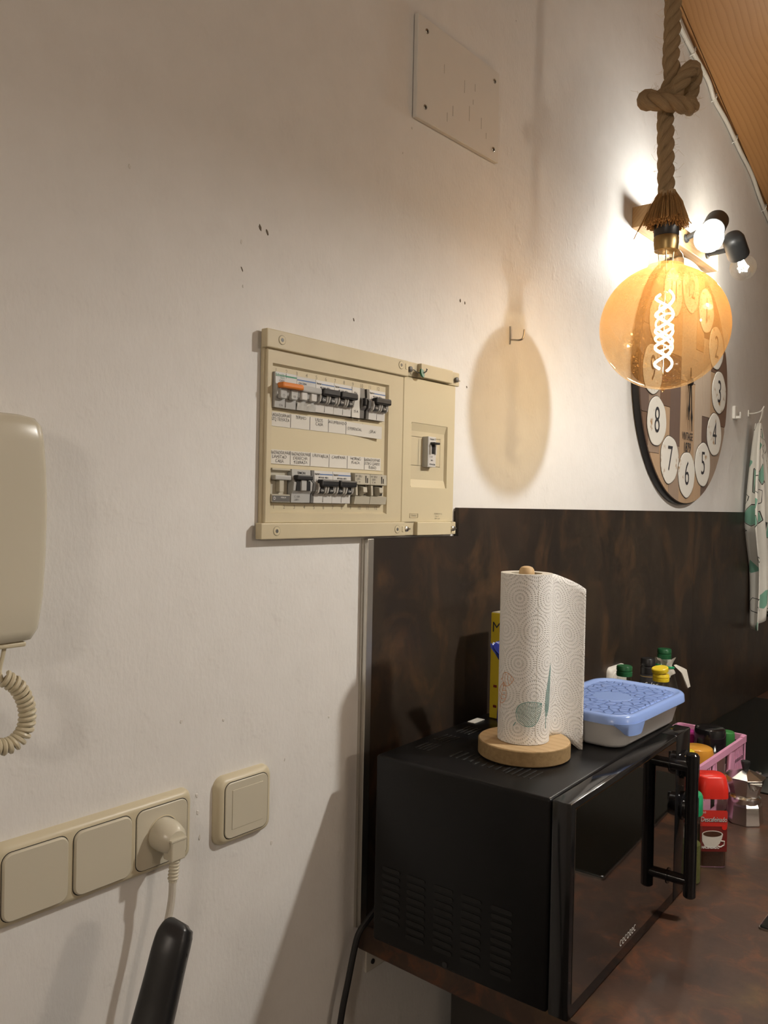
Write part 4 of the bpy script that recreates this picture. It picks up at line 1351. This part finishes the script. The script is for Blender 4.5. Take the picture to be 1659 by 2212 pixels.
# louvres pressed into the left side
vcols = [(-.0668, 8), (-.1072, 9), (-.1495, 9), (-.1904, 9), (-.2332, 9)]
for yc, nr in vcols:
    for k in range(nr):
        z = .9630 - k * .0098
        y1, y0 = yc, yc - .0290
        bm = bmesh.new()
        pts = []
        for (cy_, a0_) in ((y1 - .0028, -90), (y0 + .0028, 90)):
            for i in range(6):
                a = math.radians(a0_ + 180 * i / 5)
                pts.append((cy_ + .0030 * math.cos(a), z + .0030 * math.sin(a)))
        loft([[V(X0 + .001, y, zz) for y, zz in pts], [V(X0 - .0006, y, zz) for y, zz in pts]], True, True, True, bm)
        part('louvre', bm, 'vent', mw)
part('side_screw', lathe([(.0042, 0), (.0038, .0012), (.0020, .0016)], (X0, -.1688, .8690), (-1, 0, 0), 14), 'black', mw, True)
# slots in the top
for (sx, sy, nn, ln, dy) in ((.910, -.074, 4, .034, -.0068), (.960, -.072, 4, .036, -.0068), (1.016, -.074, 4, .038, -.0068), (.908, -.132, 4, .032, -.0105), (.902, -.174, 5, .036, -.0105), (.898, -.222, 5, .036, -.0085)):
    for k in range(nn):
        part('top_slot', box(sx, sx + ln, sy + k * dy - .0016, sy + k * dy + .0016, ZT - .001, ZT + .0005, .0003, 1), 'vent', mw)
part('warning_label', box(1.075, 1.105, -.0710, -.058, ZT, ZT + .0006), 'paper', mw)

cd_ = tube(catmull([(.900, -.026, .905), (.8800, -.026, .8830), (.8610, -.0240, .8690), (.8490, -.0215, .8580), (.8415, -.020, .8416), (.8277, -.020, .7963), (.8135, -.020, .7445), (.79, -.022, .62), (.77, -.03, .40), (.80, -.05, .05)], 8), .0045, 10)
pcb = thing('power_cable', 'black cable running down the wall from behind the microwave', 'cable', (.827, -.02, .05))
part('sheath', cd_, 'black', pcb, True)
# the oven stands turned a little on the worktop
th0, pv = math.radians(2.5), V(X0, YD, 0)
rel = mw.location - pv
mw.rotation_euler.z = th0
mw.location = pv + V(rel.x * math.cos(th0) - rel.y * math.sin(th0), rel.x * math.sin(th0) + rel.y * math.cos(th0), rel.z)

# ================================================================== kitchen roll on its wooden holder
BX, BY = .9790, -.1975
RXc, RYc = BX - .003, BY
kh = thing('roll_holder', 'pale pine kitchen roll holder standing on the microwave', 'roll holder', (BX, BY, ZT))
part('base_rim', lathe([(.0600, .0008), (.0622, .0025), (.0622, .0205), (.0612, .0215)], (BX, BY, ZT), n=56), 'beech_side', kh, True)
part('base_top', lathe([(.0612, .0214), (.0606, .0222)], (BX, BY, ZT), n=56), 'beech', kh)
part('dowel', lathe([(.0105, .022), (.0105, .248), (.0100, .252), (.0078, .2555), (.0040, .2570)], (RXc, RYc, ZT), n=24), 'beech', kh, True)

kr = thing('kitchen_roll', 'white embossed kitchen roll with a loose sheet on the wooden holder', 'kitchen roll', (RXc, RYc, ZT + .0225))
Z0, Z1 = ZT + .0230, ZT + .2480
RR = .0347
nseg, nz = 72, 26


def roll_uv(i, j):
    return (j / nseg * 2 * PI * RR, i / nz * (Z1 - Z0))


bm = loft([circ((RXc, RYc, Z0 + (Z1 - Z0) * i / nz), RR, (0, 0, 1), nseg) for i in range(nz + 1)], False, False, True, None, roll_uv)
ob = part('paper_roll', bm, 'paper_roll', kr, True)
bm = loft([circ((RXc, RYc, Z1), RR, (0, 0, 1), 48), circ((RXc, RYc, Z1 - .0004), .0210, (0, 0, 1), 48)], False, False)
loft([circ((RXc, RYc, Z0), RR, (0, 0, 1), 48), circ((RXc, RYc, Z0 + .0002), .0210, (0, 0, 1), 48)], False, False, True, bm)
part('roll_end', bm, 'rag', ob)
part('core', loft([circ((RXc, RYc, Z0), .0210, (0, 0, 1), 32), circ((RXc, RYc, Z1 - .0004), .0210, (0, 0, 1), 32)], False, False), 'brk_beige', kr, True)
# loose sheet: leaves the roll at its right flank and droops towards the front
a_start = math.atan2(-.766, .642)
nu = 26
rings = []
base = V(RXc, RYc, 0) + V(.642, -.766, 0) * RR * 1.01
pts2 = []
for i in range(nu + 1):
    s = i / nu
    ang = -.15 + 1.05 * s ** 1.4
    d = V(.642, -.766, 0) * math.sin(ang + .55) + V(.766, .642, 0) * (.62 - .75 * s)
    pts2.append(d.normalized())
pos = V(RXc, RYc, 0) + V(.642, -.766, 0) * RR * .985 + V(.766, .642, 0) * .006
line = []
for i in range(nu + 1):
    line.append(pos.copy())
    pos = pos + pts2[i] * (.063 / nu)
for i in range(nz + 1):
    v = i / nz
    rg = []
    for j in range(nu + 1):
        s = j / nu
        p = line[j]
        rg.append(V(p.x, p.y, Z0 + (Z1 - Z0 - .001) * v - .025 * s ** 2.0 + .002 * math.sin(s * 5 + v * 3) * s))
    rings.append(rg)
bm = loft(rings, False, False, False, None, lambda i, j: (.3 + j / nu * .072, i / nz * (Z1 - Z0)))
ob2 = part('loose_sheet', bm, 'paper_roll', kr, True)
sm = ob2.modifiers.new('thickness', 'SOLIDIFY')
sm.thickness = .0005


def on_roll(u, v):
    """u: metres to the right of the line facing the camera, v: height"""
    a = math.atan2(-.642, -.766) + u / RR
    return V(RXc + (RR + .0003) * math.cos(a), RYc + (RR + .0003) * math.sin(a), v)


def stroke(path, wd, mat, name='print_line', parent=ob):
    bm = bmesh.new()
    rg = []
    for i, (u, v) in enumerate(path):
        a = path[max(i - 1, 0)]
        b = path[min(i + 1, len(path) - 1)]
        tx, ty = b[0] - a[0], b[1] - a[1]
        l = math.hypot(tx, ty) or 1
        nx, ny = -ty / l * wd, tx / l * wd
        rg.append([on_roll(u + nx, v + ny), on_roll(u - nx, v - ny)])
    loft(rg, False, False, False, bm)
    return bm


def leaf_print(u0, v0, L_, W_, tilt, mat, nv=14, half=False):
    bm = bmesh.new()
    c, s = math.cos(tilt), math.sin(tilt)

    def tr(a, b):
        return (u0 + a * c - b * s, v0 + a * s + b * c)

    def wid(q):
        return W_ * math.sin(PI * min(1, q) ** .75) ** .8

    me = bpy.data.meshes.new('tmp')
    for sg in (1, -1):
        b2 = stroke([tr(L_ * q / 20, sg * wid(q / 20)) for q in range(21)], .00035, mat)
        join(bm, b2)
        for k in range(1, nv):
            q = k / nv
            b2 = stroke([tr(L_ * q, 0), tr(L_ * (q + .07), sg * wid(min(q + .08, 1)) * .55), tr(L_ * min(q + .11, 1), sg * wid(min(q + .11, 1)))], .00032, mat)
            join(bm, b2)
    join(bm, stroke([tr(-L_ * .22, -.002), tr(-L_ * .1, 0), tr(L_, 0)], .0005, mat))
    bpy.data.meshes.remove(me)
    return part('leaf_print', bm, mat, ob)


leaf_print(-.0135, 1.1660, .040, .0165, .62, 'leafprint', 20)
leaf_print(.0290, 1.1700, .070, .0060, 1.40, 'leafprint', 26)
leaf_print(-.0400, 1.2180, .020, .0090, .12, 'orangeprint', 4)
leaf_print(-.0440, 1.1850, .030, .0090, 1.3, 'orangeprint', 5)
part('perforation', stroke([(.0105, Z0 + .001), (.0105, Z1 - .001)], .00018, 'faint'), 'brk_beige', ob)

# ================================================================== blue lidded container
tc_ = thing('food_container', 'white plastic food tub with blue lid on the microwave', 'food container', (1.165, -.20, ZT))
tx0, tx1, ty0, ty1 = 1.0700, 1.3040, -.3000, -.1600
part('tub', zloft([(ZT + 0.0004, rr2(tx0 + .022, tx1 - .022, ty0 + .020, ty1 - .020, .020, 8)), (ZT + 0.0015, rr2(tx0 + .016, tx1 - .016, ty0 + .014, ty1 - .014, .024, 8)), (ZT + 0.0072, rr2(tx0 + .010, tx1 - .010, ty0 + .008, ty1 - .008, .028, 8)),
                   (ZT + 0.0360, rr2(tx0 + .003, tx1 - .003, ty0 + .001, ty1 - .001, .032, 8)), (ZT + 0.0383, rr2(tx0 - .003, tx1 + .003, ty0 - .005, ty1 + .005, .036, 8)), (ZT + 0.0405, rr2(tx0 - .003, tx1 + .003, ty0 - .005, ty1 + .005, .036, 8))]), 'tub', tc_, True, sharp=60)
e = .006
ld = part('lid', zloft([(ZT + 0.0387, rr2(tx0 - e, tx1 + e, ty0 - e - .002, ty1 + e + .002, .038, 8)), (ZT + 0.0491, rr2(tx0 - e + .001, tx1 + e - .001, ty0 - e - .001, ty1 + e + .001, .037, 8)), (ZT + 0.0518, rr2(tx0 - e + .004, tx1 + e - .004, ty0 - e + .002, ty1 + e - .002, .034, 8)),
                        (ZT + 0.0520, rr2(tx0 + .003, tx1 - .003, ty0 + .001, ty1 - .001, .030, 8)), (ZT + 0.0486, rr2(tx0 + .008, tx1 - .008, ty0 + .006, ty1 - .006, .026, 8))], cap0=True, cap1=True), 'lid', tc_, True, sharp=50)
part('relief_top', zloft([(ZT + 0.0486, rr2(tx0 + .009, tx1 - .009, ty0 + .007, ty1 - .007, .025, 8)), (ZT + 0.0497, rr2(tx0 + .011, tx1 - .011, ty0 + .009, ty1 - .009, .023, 8))]), 'lidrelief', ld)
mx, my = (tx0 + tx1) / 2, (ty0 + ty1) / 2
part('medallion', zloft([(ZT + 0.0497, [(mx + .030 * math.cos(2 * PI * i / 28), my + .030 * math.sin(2 * PI * i / 28)) for i in range(28)]), (ZT + 0.0500, [(mx + .029 * math.cos(2 * PI * i / 28), my + .029 * math.sin(2 * PI * i / 28)) for i in range(28)])]), 'lid', ld)
# pull tab hanging over the front left corner
pts = []
for i in range(13):
    s = i / 12
    x = tx0 - .0045 + .052 * s
    drop = .014 * min(1.0, math.sin(PI * s) * 1.7)
    yy = ty0 - e - .0026
    if x < tx0 + .030:
        q = (tx0 + .030 - x) / .036
        yy = ty0 - e - .0026 + .030 * (1 - math.sqrt(max(0, 1 - min(q, .999) ** 2)))
    pts.append((x, yy, drop))
rings = [[V(x, y, ZT + 0.0414), V(x, y, ZT + 0.0391 - d), V(x, y - .0014, ZT + 0.0391 - d), V(x, y - .0014, ZT + 0.0414)] for x, y, d in pts]
part('pull_tab', loft(rings), 'lid', ld, True, sharp=60)

# ================================================================== things behind the kitchen roll
yb = thing('yellow_carton', 'tall yellow carton hidden behind the kitchen roll', 'carton', (1.14, -.075, ZT))
part('carton', box(1.1080, 1.1900, -.0970, -.0590, ZT + .0008, ZT + .1680, .0006, 1), 'yellowbox', yb)
part('flap', box(1.1090, 1.1890, -.0960, -.0600, ZT + .1680, ZT + .1690), 'brk_beige', yb)
bm = text('M', .0230, (1.1074, -.0700, ZT + .145), right=(0, -1, 0))
part('lettering', bm, 'ink', yb)
part('print_mark', box(1.1074, 1.1082, -.0720, -.0660, ZT + .018, ZT + .022, bm=box(1.1074, 1.1082, -.0720, -.0660, ZT + .050, ZT + .054)), 'darkred', yb)
bb = thing('blue_bag', 'crumpled blue bag peeking out behind the kitchen roll', 'bag', (1.066, -.122, ZT))
rings = []
for z, wx, wy, ox in ((ZT + .0006, .022, .012, 0), (ZT + .02, .026, .015, 0), (ZT + .055, .024, .012, -.002), (ZT + .090, .010, .006, -.012), (ZT + .104, .007, .005, -.018), (ZT + .120, .014, .006, -.028), (ZT + .133, .018, .003, -.040), (ZT + .137, .017, .001, -.044)):
    rings.append([V(1.068 + ox + wx * math.cos(2 * PI * i / 22) * (1 + .06 * math.sin(5 * i)), -.122 + wy * math.sin(2 * PI * i / 22) * (1 + .2 * math.sin(3 * i)), z + .003 * math.sin(i * 2.1) * (z > ZT + .1)) for i in range(22)])
part('film', loft(rings), 'bluebag', bb, True)
part('tie', lathe([(.0085, 0), (.0092, .003), (.0085, .006)], (1.0530, -.122, ZT + .0990), n=16), 'white', bb, True)

# wall outlet on the splashback
wo = thing('splashback_outlet', 'white outlet plate on the splashback behind the blue lid', 'wall plate', (1.69, -.0095, 1.03))
part('frame', plate(1.6480, 1.7330, 1.0230, 1.1080, .012, [(-.0095, 0), (-.0135, .0005), (-.0190, .0035), (-.0205, .007)], 6), 'white', wo, True, sharp=50)
part('cover', plate(1.6580, 1.7230, 1.0330, 1.0980, .008, [(-.0200, 0), (-.0222, .0004), (-.0228, .0012)]), 'white', wo, True)


# ================================================================== bottles
def bottle(name, label, x, y, h, r, cap, capr, caph, body='clear', neck=.012, sh=.62):
    t_ = thing(name, label, 'bottle', (x, y, ZW), 'bottles behind the container')
    nh = h - caph
    part('body', lathe([(r * .9, .0006), (r, .006), (r, .35 * nh), (r * .93, .40 * nh), (r, .45 * nh), (r, sh * nh), (r * .85, (sh + .12) * nh), (neck * 1.6, .90 * nh), (neck, .94 * nh), (neck, nh + .004)], (x, y, ZW), n=32), body, t_, True, sharp=60)
    c_ = part('cap', lathe([(capr * .98, 0), (capr, .002), (capr, caph * .42), (capr * .92, caph * .46), (capr * .92, caph * .52), (capr, caph * .56), (capr, caph - .002), (capr * .92, caph)], (x, y, ZW + nh), n=30), cap, t_, True)
    return t_, c_, nh


bottle('clear_bottle', 'clear bottle with dark green cap left of the black one', 1.4030, -.1550, .3120, .0330, 'darkgreen', .0138, .018)
ob_, _, nh = bottle('dark_oil_bottle', 'dark bottle with tall black cap and script label', 1.7430, -.0620, .2680, .0320, 'black', .0155, .034, 'oil', .0125)
part('neck_label', lathe([(.0158, .186), (.0162, .187), (.0162, .2330), (.0158, .2335)], (1.7430, -.0620, ZW), n=30), 'ink', ob_, True)
for zz in (.190, .229):
    part('gold_line', lathe([(.0164, zz), (.0164, zz + .0012)], (1.7430, -.0620, ZW), n=30, cap0=False, cap1=False), 'gold', ob_)
part('lettering', text('Selec', .0145, (1.7430 - .0135, -.0620 - .0120, ZW + .2130), right=(.642, -.766, 0), shear=.3), 'whiteink', ob_)
tb_, tcap, nh = bottle('rag_bottle', 'clear bottle with dark green cap and rag tied round its neck', 1.8420, -.0600, .2760, .0390, 'darkgreen', .0155, .022, 'clear', .013, .60)
rg_ = []
for k in range(7):
    zz = ZW + .2180 + k * .0060
    rg_.append([V(1.842 + (.0200 + .004 * math.sin(k * 1.3)) * math.cos(2 * PI * i / 20) * (1 + .18 * math.sin(i * 2.3 + k)), -.060 + (.0200 + .003 * math.cos(k)) * math.sin(2 * PI * i / 20) * (1 + .15 * math.sin(i * 1.7 + k)), zz + .005 * math.sin(i * .9)) for i in range(20)])
part('rag', loft(rg_, False, False), 'rag', tb_, True)
part('rag_tail', loft([[V(1.852, -.082, ZW + .236), V(1.862, -.084, ZW + .238), V(1.862, -.080, ZW + .240), V(1.852, -.078, ZW + .240)], [V(1.862, -.094, ZW + .222), V(1.880, -.098, ZW + .228), V(1.882, -.092, ZW + .230), V(1.862, -.090, ZW + .226)], [V(1.874, -.104, ZW + .188), V(1.884, -.106, ZW + .190), V(1.884, -.102, ZW + .192), V(1.874, -.100, ZW + .190)]]), 'rag', tb_, True)
part('band', lathe([(.0225, 0), (.0230, .002), (.0225, .004)], (1.842, -.060, ZW + .2350), (.15, -.1, 1), 24), 'emerald', tb_, True)
yt, yc, nh = bottle('yellow_cap_bottle', 'clear bottle with yellow flip cap nearest the container', 1.4600, -.2000, .2960, .0345, 'yellowcap', .0145, .013)
part('flip_lid', lathe([(.0140, 0), (.0148, .002), (.0148, .007), (.0135, .0085)], (1.4590, -.1990, ZW + .2990), (-.18, .1, 1), 28), 'yellowcap', yt, True)

# ================================================================== pink basket with jars
bk = thing('pink_basket', 'pink plastic slatted basket on the worktop behind the red lidded jar', 'basket', (1.66, -.185, ZW))
bx0, bx1, by0, by1, bh = 1.5120, 1.8020, -.2520, -.1130, .1250
part('floor', zloft([(ZW + .0006, rr2(bx0 + .006, bx1 - .006, by0 + .006, by1 - .006, .006)), (ZW + .003, rr2(bx0 + .006, bx1 - .006, by0 + .006, by1 - .006, .006))]), 'pink', bk)


def rim_ring(z0, z1, g, wd):
    o_, i_ = rr2(bx0 - g, bx1 + g, by0 - g, by1 + g, .010), rr2(bx0 - g + wd, bx1 + g - wd, by0 - g + wd, by1 + g - wd, .008)
    return loft([[V(x, y, z0) for x, y in o_], [V(x, y, z1) for x, y in o_], [V(x, y, z1) for x, y in i_], [V(x, y, z0) for x, y in i_], [V(x, y, z0) for x, y in o_]], False, False)


part('rim', rim_ring(ZW + bh - .013, ZW + bh, .003, .006), 'pink', bk, True)
part('foot_ring', rim_ring(ZW + .0006, ZW + .030, -.002, .003), 'pink', bk)
for y0, y1 in ((by0, by0 + .003), (by1 - .003, by1)):
    for xa, xb in ((bx0, bx0 + .018), (bx0 + .075, bx0 + .098), (bx1 - .098, bx1 - .075), (bx1 - .018, bx1)):
        part('side_post', box(xa, xb, y0, y1, ZW + .028, ZW + bh - .012), 'pink', bk)
    part('side_sill', box(bx0 + .016, bx1 - .016, y0, y1, ZW + .028, ZW + .052), 'pink', bk)
    for q in (0, 1):
        xs = bx0 + .018 if q == 0 else bx1 - .075
        for k in range(6):
            xx = xs + .0035 + k * .0098
            bmx = loft([[V(xx, y0, ZW + .052), V(xx + .0055, y0, ZW + .052), V(xx + .0055 + .006, y0, ZW + bh - .013), V(xx + .006, y0, ZW + bh - .013)],
                        [V(xx, y1, ZW + .052), V(xx + .0055, y1, ZW + .052), V(xx + .0055 + .006, y1, ZW + bh - .013), V(xx + .006, y1, ZW + bh - .013)]])
            part('slat', bmx, 'pink', bk)
        part('slat_rail', box(xs, xs + .057, y0, y1, ZW + .081, ZW + .088), 'pink', bk)
    part('grip_edge', tube([(bx0 + .098, (y0 + y1) / 2, ZW + bh - .014), (bx0 + .104, (y0 + y1) / 2, ZW + .075), (bx0 + .125, (y0 + y1) / 2, ZW + .056), (bx1 - .125, (y0 + y1) / 2, ZW + .056), (bx1 - .104, (y0 + y1) / 2, ZW + .075), (bx1 - .098, (y0 + y1) / 2, ZW + bh - .014)], .004, 6), 'pink', bk)
for x0, x1 in ((bx0, bx0 + .003), (bx1 - .003, bx1)):
    part('end_sill', box(x0, x1, by0 + .004, by1 - .004, ZW + .028, ZW + .055), 'pink', bk)
    for k in range(7):
        yy = by0 + .010 + k * .0185
        part('slat', box(x0, x1, yy, yy + .0085, ZW + .053, ZW + bh - .012), 'pink', bk)
part('corner_tab', box(bx1 - .030, bx1 - .012, by0 - .004, by0 + .004, ZW + bh - .001, ZW + bh + .003, .001), 'pink', bk)


def jar(name, label, x, y, z, h, r, lidh, body, lid, lidr=None):
    t_ = thing(name, label, 'jar', (x, y, z), 'jars in the pink basket')
    lr = lidr or r * 1.02
    part('body', lathe([(r * .92, .0004), (r, .004), (r, h - lidh - .008), (r * .9, h - lidh), (r * .85, h - lidh + .002)], (x, y, z), n=30), body, t_, True)
    l_ = part('lid', lathe([(lr, 0), (lr, lidh * .75), (lr * .93, lidh * .95), (lr * .80, lidh)], (x, y, z + h - lidh), n=32), lid, t_, True)
    return t_, l_


FZ = ZW + .0035
jar('magenta_jar', 'magenta lidded jar against the back rim of the pink basket', 1.7600, -.1430, FZ, .1180, .0240, .040, 'magenta', 'magenta')
jar('brown_lid_jar', 'ochre jar with patterned brown lid in the pink basket', 1.6700, -.1480, FZ, .1170, .0250, .014, 'ochre', 'brk_beige')
jar('black_lid_jar', 'tall jar with big glossy black lid in the pink basket', 1.7350, -.2000, FZ, .1420, .0310, .045, 'cup', 'mwgloss')
jar('green_lid_jar', 'small jar with green lid in the corner of the basket', 1.7790, -.2330 + .012, FZ, .1280, .0150, .030, 'clear', 'green')
jar('ochre_jar', 'round glossy ochre capped jar near the front of the basket', 1.6400, -.2080, FZ, .1230, .0290, .040, 'ochre', 'ochre')
jar('yellow_lid_jar', 'clear jar with yellow lid at the near end of the basket', 1.5750, -.2050, FZ, .1300, .0260, .017, 'clear', 'yellowcap', .0190)

# ================================================================== coffee jar, herb jar, moka pot
JX, JY = 1.4105, -.3070
cj = thing('coffee_jar', 'clear jar of instant coffee with red lid and red label', 'coffee jar', (JX, JY, ZW))
ca, sa = .642, -.766      # label faces the camera


def jring(z, wx, wy, rr):
    return [V(JX + p[0] * ca + p[1] * .766, JY + p[0] * sa + p[1] * .642, z) for p in rr2(-wx, wx, -wy, wy, rr, 6)]


part('glass', loft([jring(ZW + .0006, .0250, .0200, .012), jring(ZW + .003, .0268, .0215, .013), jring(ZW + .104, .0268, .0215, .013), jring(ZW + .112, .0255, .0205, .013), jring(ZW + .1155, .0240, .0190, .013)]), 'clear', cj, True, sharp=60)
part('coffee', loft([jring(ZW + .002, .0245, .0190, .011), jring(ZW + .070, .0245, .0190, .011)]), 'coffee', cj)
part('lid', loft([jring(ZW + .1150, .0272, .0220, .014), jring(ZW + .1290, .0268, .0216, .014), jring(ZW + .1480, .0240, .0190, .014), jring(ZW + .1510, .0215, .0165, .013)]), 'red', cj, True, sharp=50)


def on_front(u, z, d):
    return V(JX + u * ca - .766 * (.0215 + d), JY + u * sa - .642 * (.0215 + d), z)


def fpoly(pts, d, mat, name, parent, th=.0002):
    return part(name, loft([[on_front(u, z, d - th) for u, z in pts], [on_front(u, z, d) for u, z in pts]]), mat, parent)


lab = fpoly([(-.0235, ZW + .028), (.0215, ZW + .028), (.0215, ZW + .0940), (.0195, ZW + .0965), (-.0215, ZW + .0965), (-.0235, ZW + .0940)], .0005, 'darkred', 'label', cj)
fpoly([(-.0235, ZW + .070), (.0215, ZW + .070), (.0215, ZW + .0940), (.0195, ZW + .0965), (-.0215, ZW + .0965), (-.0235, ZW + .0940)], .0007, 'redlabel', 'label_top', lab)
part('lettering', text('Descafeinado', .0115, on_front(-.0010, ZW + .0810, .0011), right=(ca, sa, 0), squash=.70, shear=.12, weight=.03), 'ink', lab)
part('lettering', text('Descafeinado', .0115, on_front(-.0013, ZW + .0814, .0013), right=(ca, sa, 0), squash=.70, shear=.12, weight=.0), 'whiteink', lab)
cup = [(-.0205 + .0003 * 0, ZW + .0560), (-.0195, ZW + .0450), (-.0150, ZW + .0365), (-.0080, ZW + .0345), (.0020, ZW + .0350), (.0090, ZW + .0410), (.0130, ZW + .0500), (.0145, ZW + .0570)]
fpoly(cup + [(-.0030 + .0175 * math.cos(a), ZW + .0570 + .0060 * math.sin(a)) for a in [PI * i / 10 for i in range(11)]], .0009, 'cup', 'printed_cup', lab)
fpoly([(-.0030 + .0155 * math.cos(2 * PI * i / 24), ZW + .0572 + .0046 * math.sin(2 * PI * i / 24)) for i in range(24)], .0011, 'coffee', 'printed_coffee', lab)
part('printed_handle', tube([on_front(.0115, ZW + .0460, .0008), on_front(.0170, ZW + .0455, .0008), on_front(.0165, ZW + .0395, .0008), on_front(.0110, ZW + .0360, .0008), on_front(.0060, ZW + .0375, .0008)], .0011, 6), 'cup', lab)
part('lettering', text('HACENDADO', .0058, on_front(-.0060, ZW + .0350, .0013), right=(ca, sa, 0), squash=.8, weight=.05), 'whiteink', lab)
fpoly([(.0165 + .0045 * math.cos(2 * PI * i / 8 + .39), ZW + .0685 + .0045 * math.sin(2 * PI * i / 8 + .39)) for i in range(8)], .0010, 'red', 'badge', lab)
part('lettering', text('60', .0050, on_front(-.0170, ZW + .0930, .0011), right=(ca, sa, 0)), 'whiteink', lab)

hj = thing('herb_jar', 'clear jar of dried herbs with green lid behind the door handle', 'jar', (1.3180, -.3020, ZW))
part('glass', lathe([(.022, .0006), (.0235, .004), (.0235, .098), (.021, .106), (.0200, .110)], (1.3180, -.3020, ZW), n=28), 'clear', hj, True)
part('herbs', lathe([(.0215, .003), (.0215, .062)], (1.3180, -.3020, ZW), n=24), 'herb', hj)
part('lid', lathe([(.0235, 0), (.0240, .002), (.0235, .028), (.0215, .032)], (1.3180, -.3020, ZW + .110), n=30), 'emerald', hj, True)

MX_, MY_ = 1.6480, -.2960
mk = thing('moka_pot', 'small octagonal aluminium moka pot beside the pink basket', 'moka pot', (MX_, MY_, ZW))


def octa(prof, n=8, ph=PI / 8):
    return loft([[V(MX_ + r * math.cos(ph + 2 * PI * i / n), MY_ + r * math.sin(ph + 2 * PI * i / n), ZW + z) for i in range(n)] for r, z in prof])


part('boiler', octa([(.0335, .0006), (.0340, .002), (.0310, .034), (.0285, .040)]), 'chrome', mk)
part('collar', lathe([(.0275, .038), (.0290, .041), (.0290, .048), (.0255, .051)], (MX_, MY_, ZW), n=36), 'chrome', mk, True)
up_ = part('jug', octa([(.0245, .050), (.0350, .084), (.0365, .0855)]), 'chrome', mk)
part('spout', loft([[V(MX_ - .022, MY_ - .016, ZW + .066), V(MX_ - .016, MY_ - .024, ZW + .066), V(MX_ - .020, MY_ - .020, ZW + .066)], [V(MX_ - .036, MY_ - .018, ZW + .0845), V(MX_ - .019, MY_ - .036, ZW + .0845), V(MX_ - .040, MY_ - .040, ZW + .0845)]]), 'chrome', up_)
l_ = part('lid', octa([(.0372, .0858), (.0372, .0872), (.0090, .0985), (.0060, .0990)]), 'chrome', mk)
part('knob', lathe([(.0060, .0985), (.0060, .101), (.0090, .1125), (.0085, .1150)], (MX_, MY_, ZW), n=8), 'black', l_)
part('hinge', cyl((MX_ + .027, MY_ - .020, ZW + .0880), (MX_ + .034, MY_ - .012, ZW + .0880), .0030, 8), 'chrome', l_)
part('handle', tube(catmull([(MX_ + .028, MY_ - .022, ZW + .083), (MX_ + .046, MY_ - .036, ZW + .084), (MX_ + .052, MY_ - .041, ZW + .070), (MX_ + .048, MY_ - .038, ZW + .045)], 6), .0045, 8), 'black', mk, True)
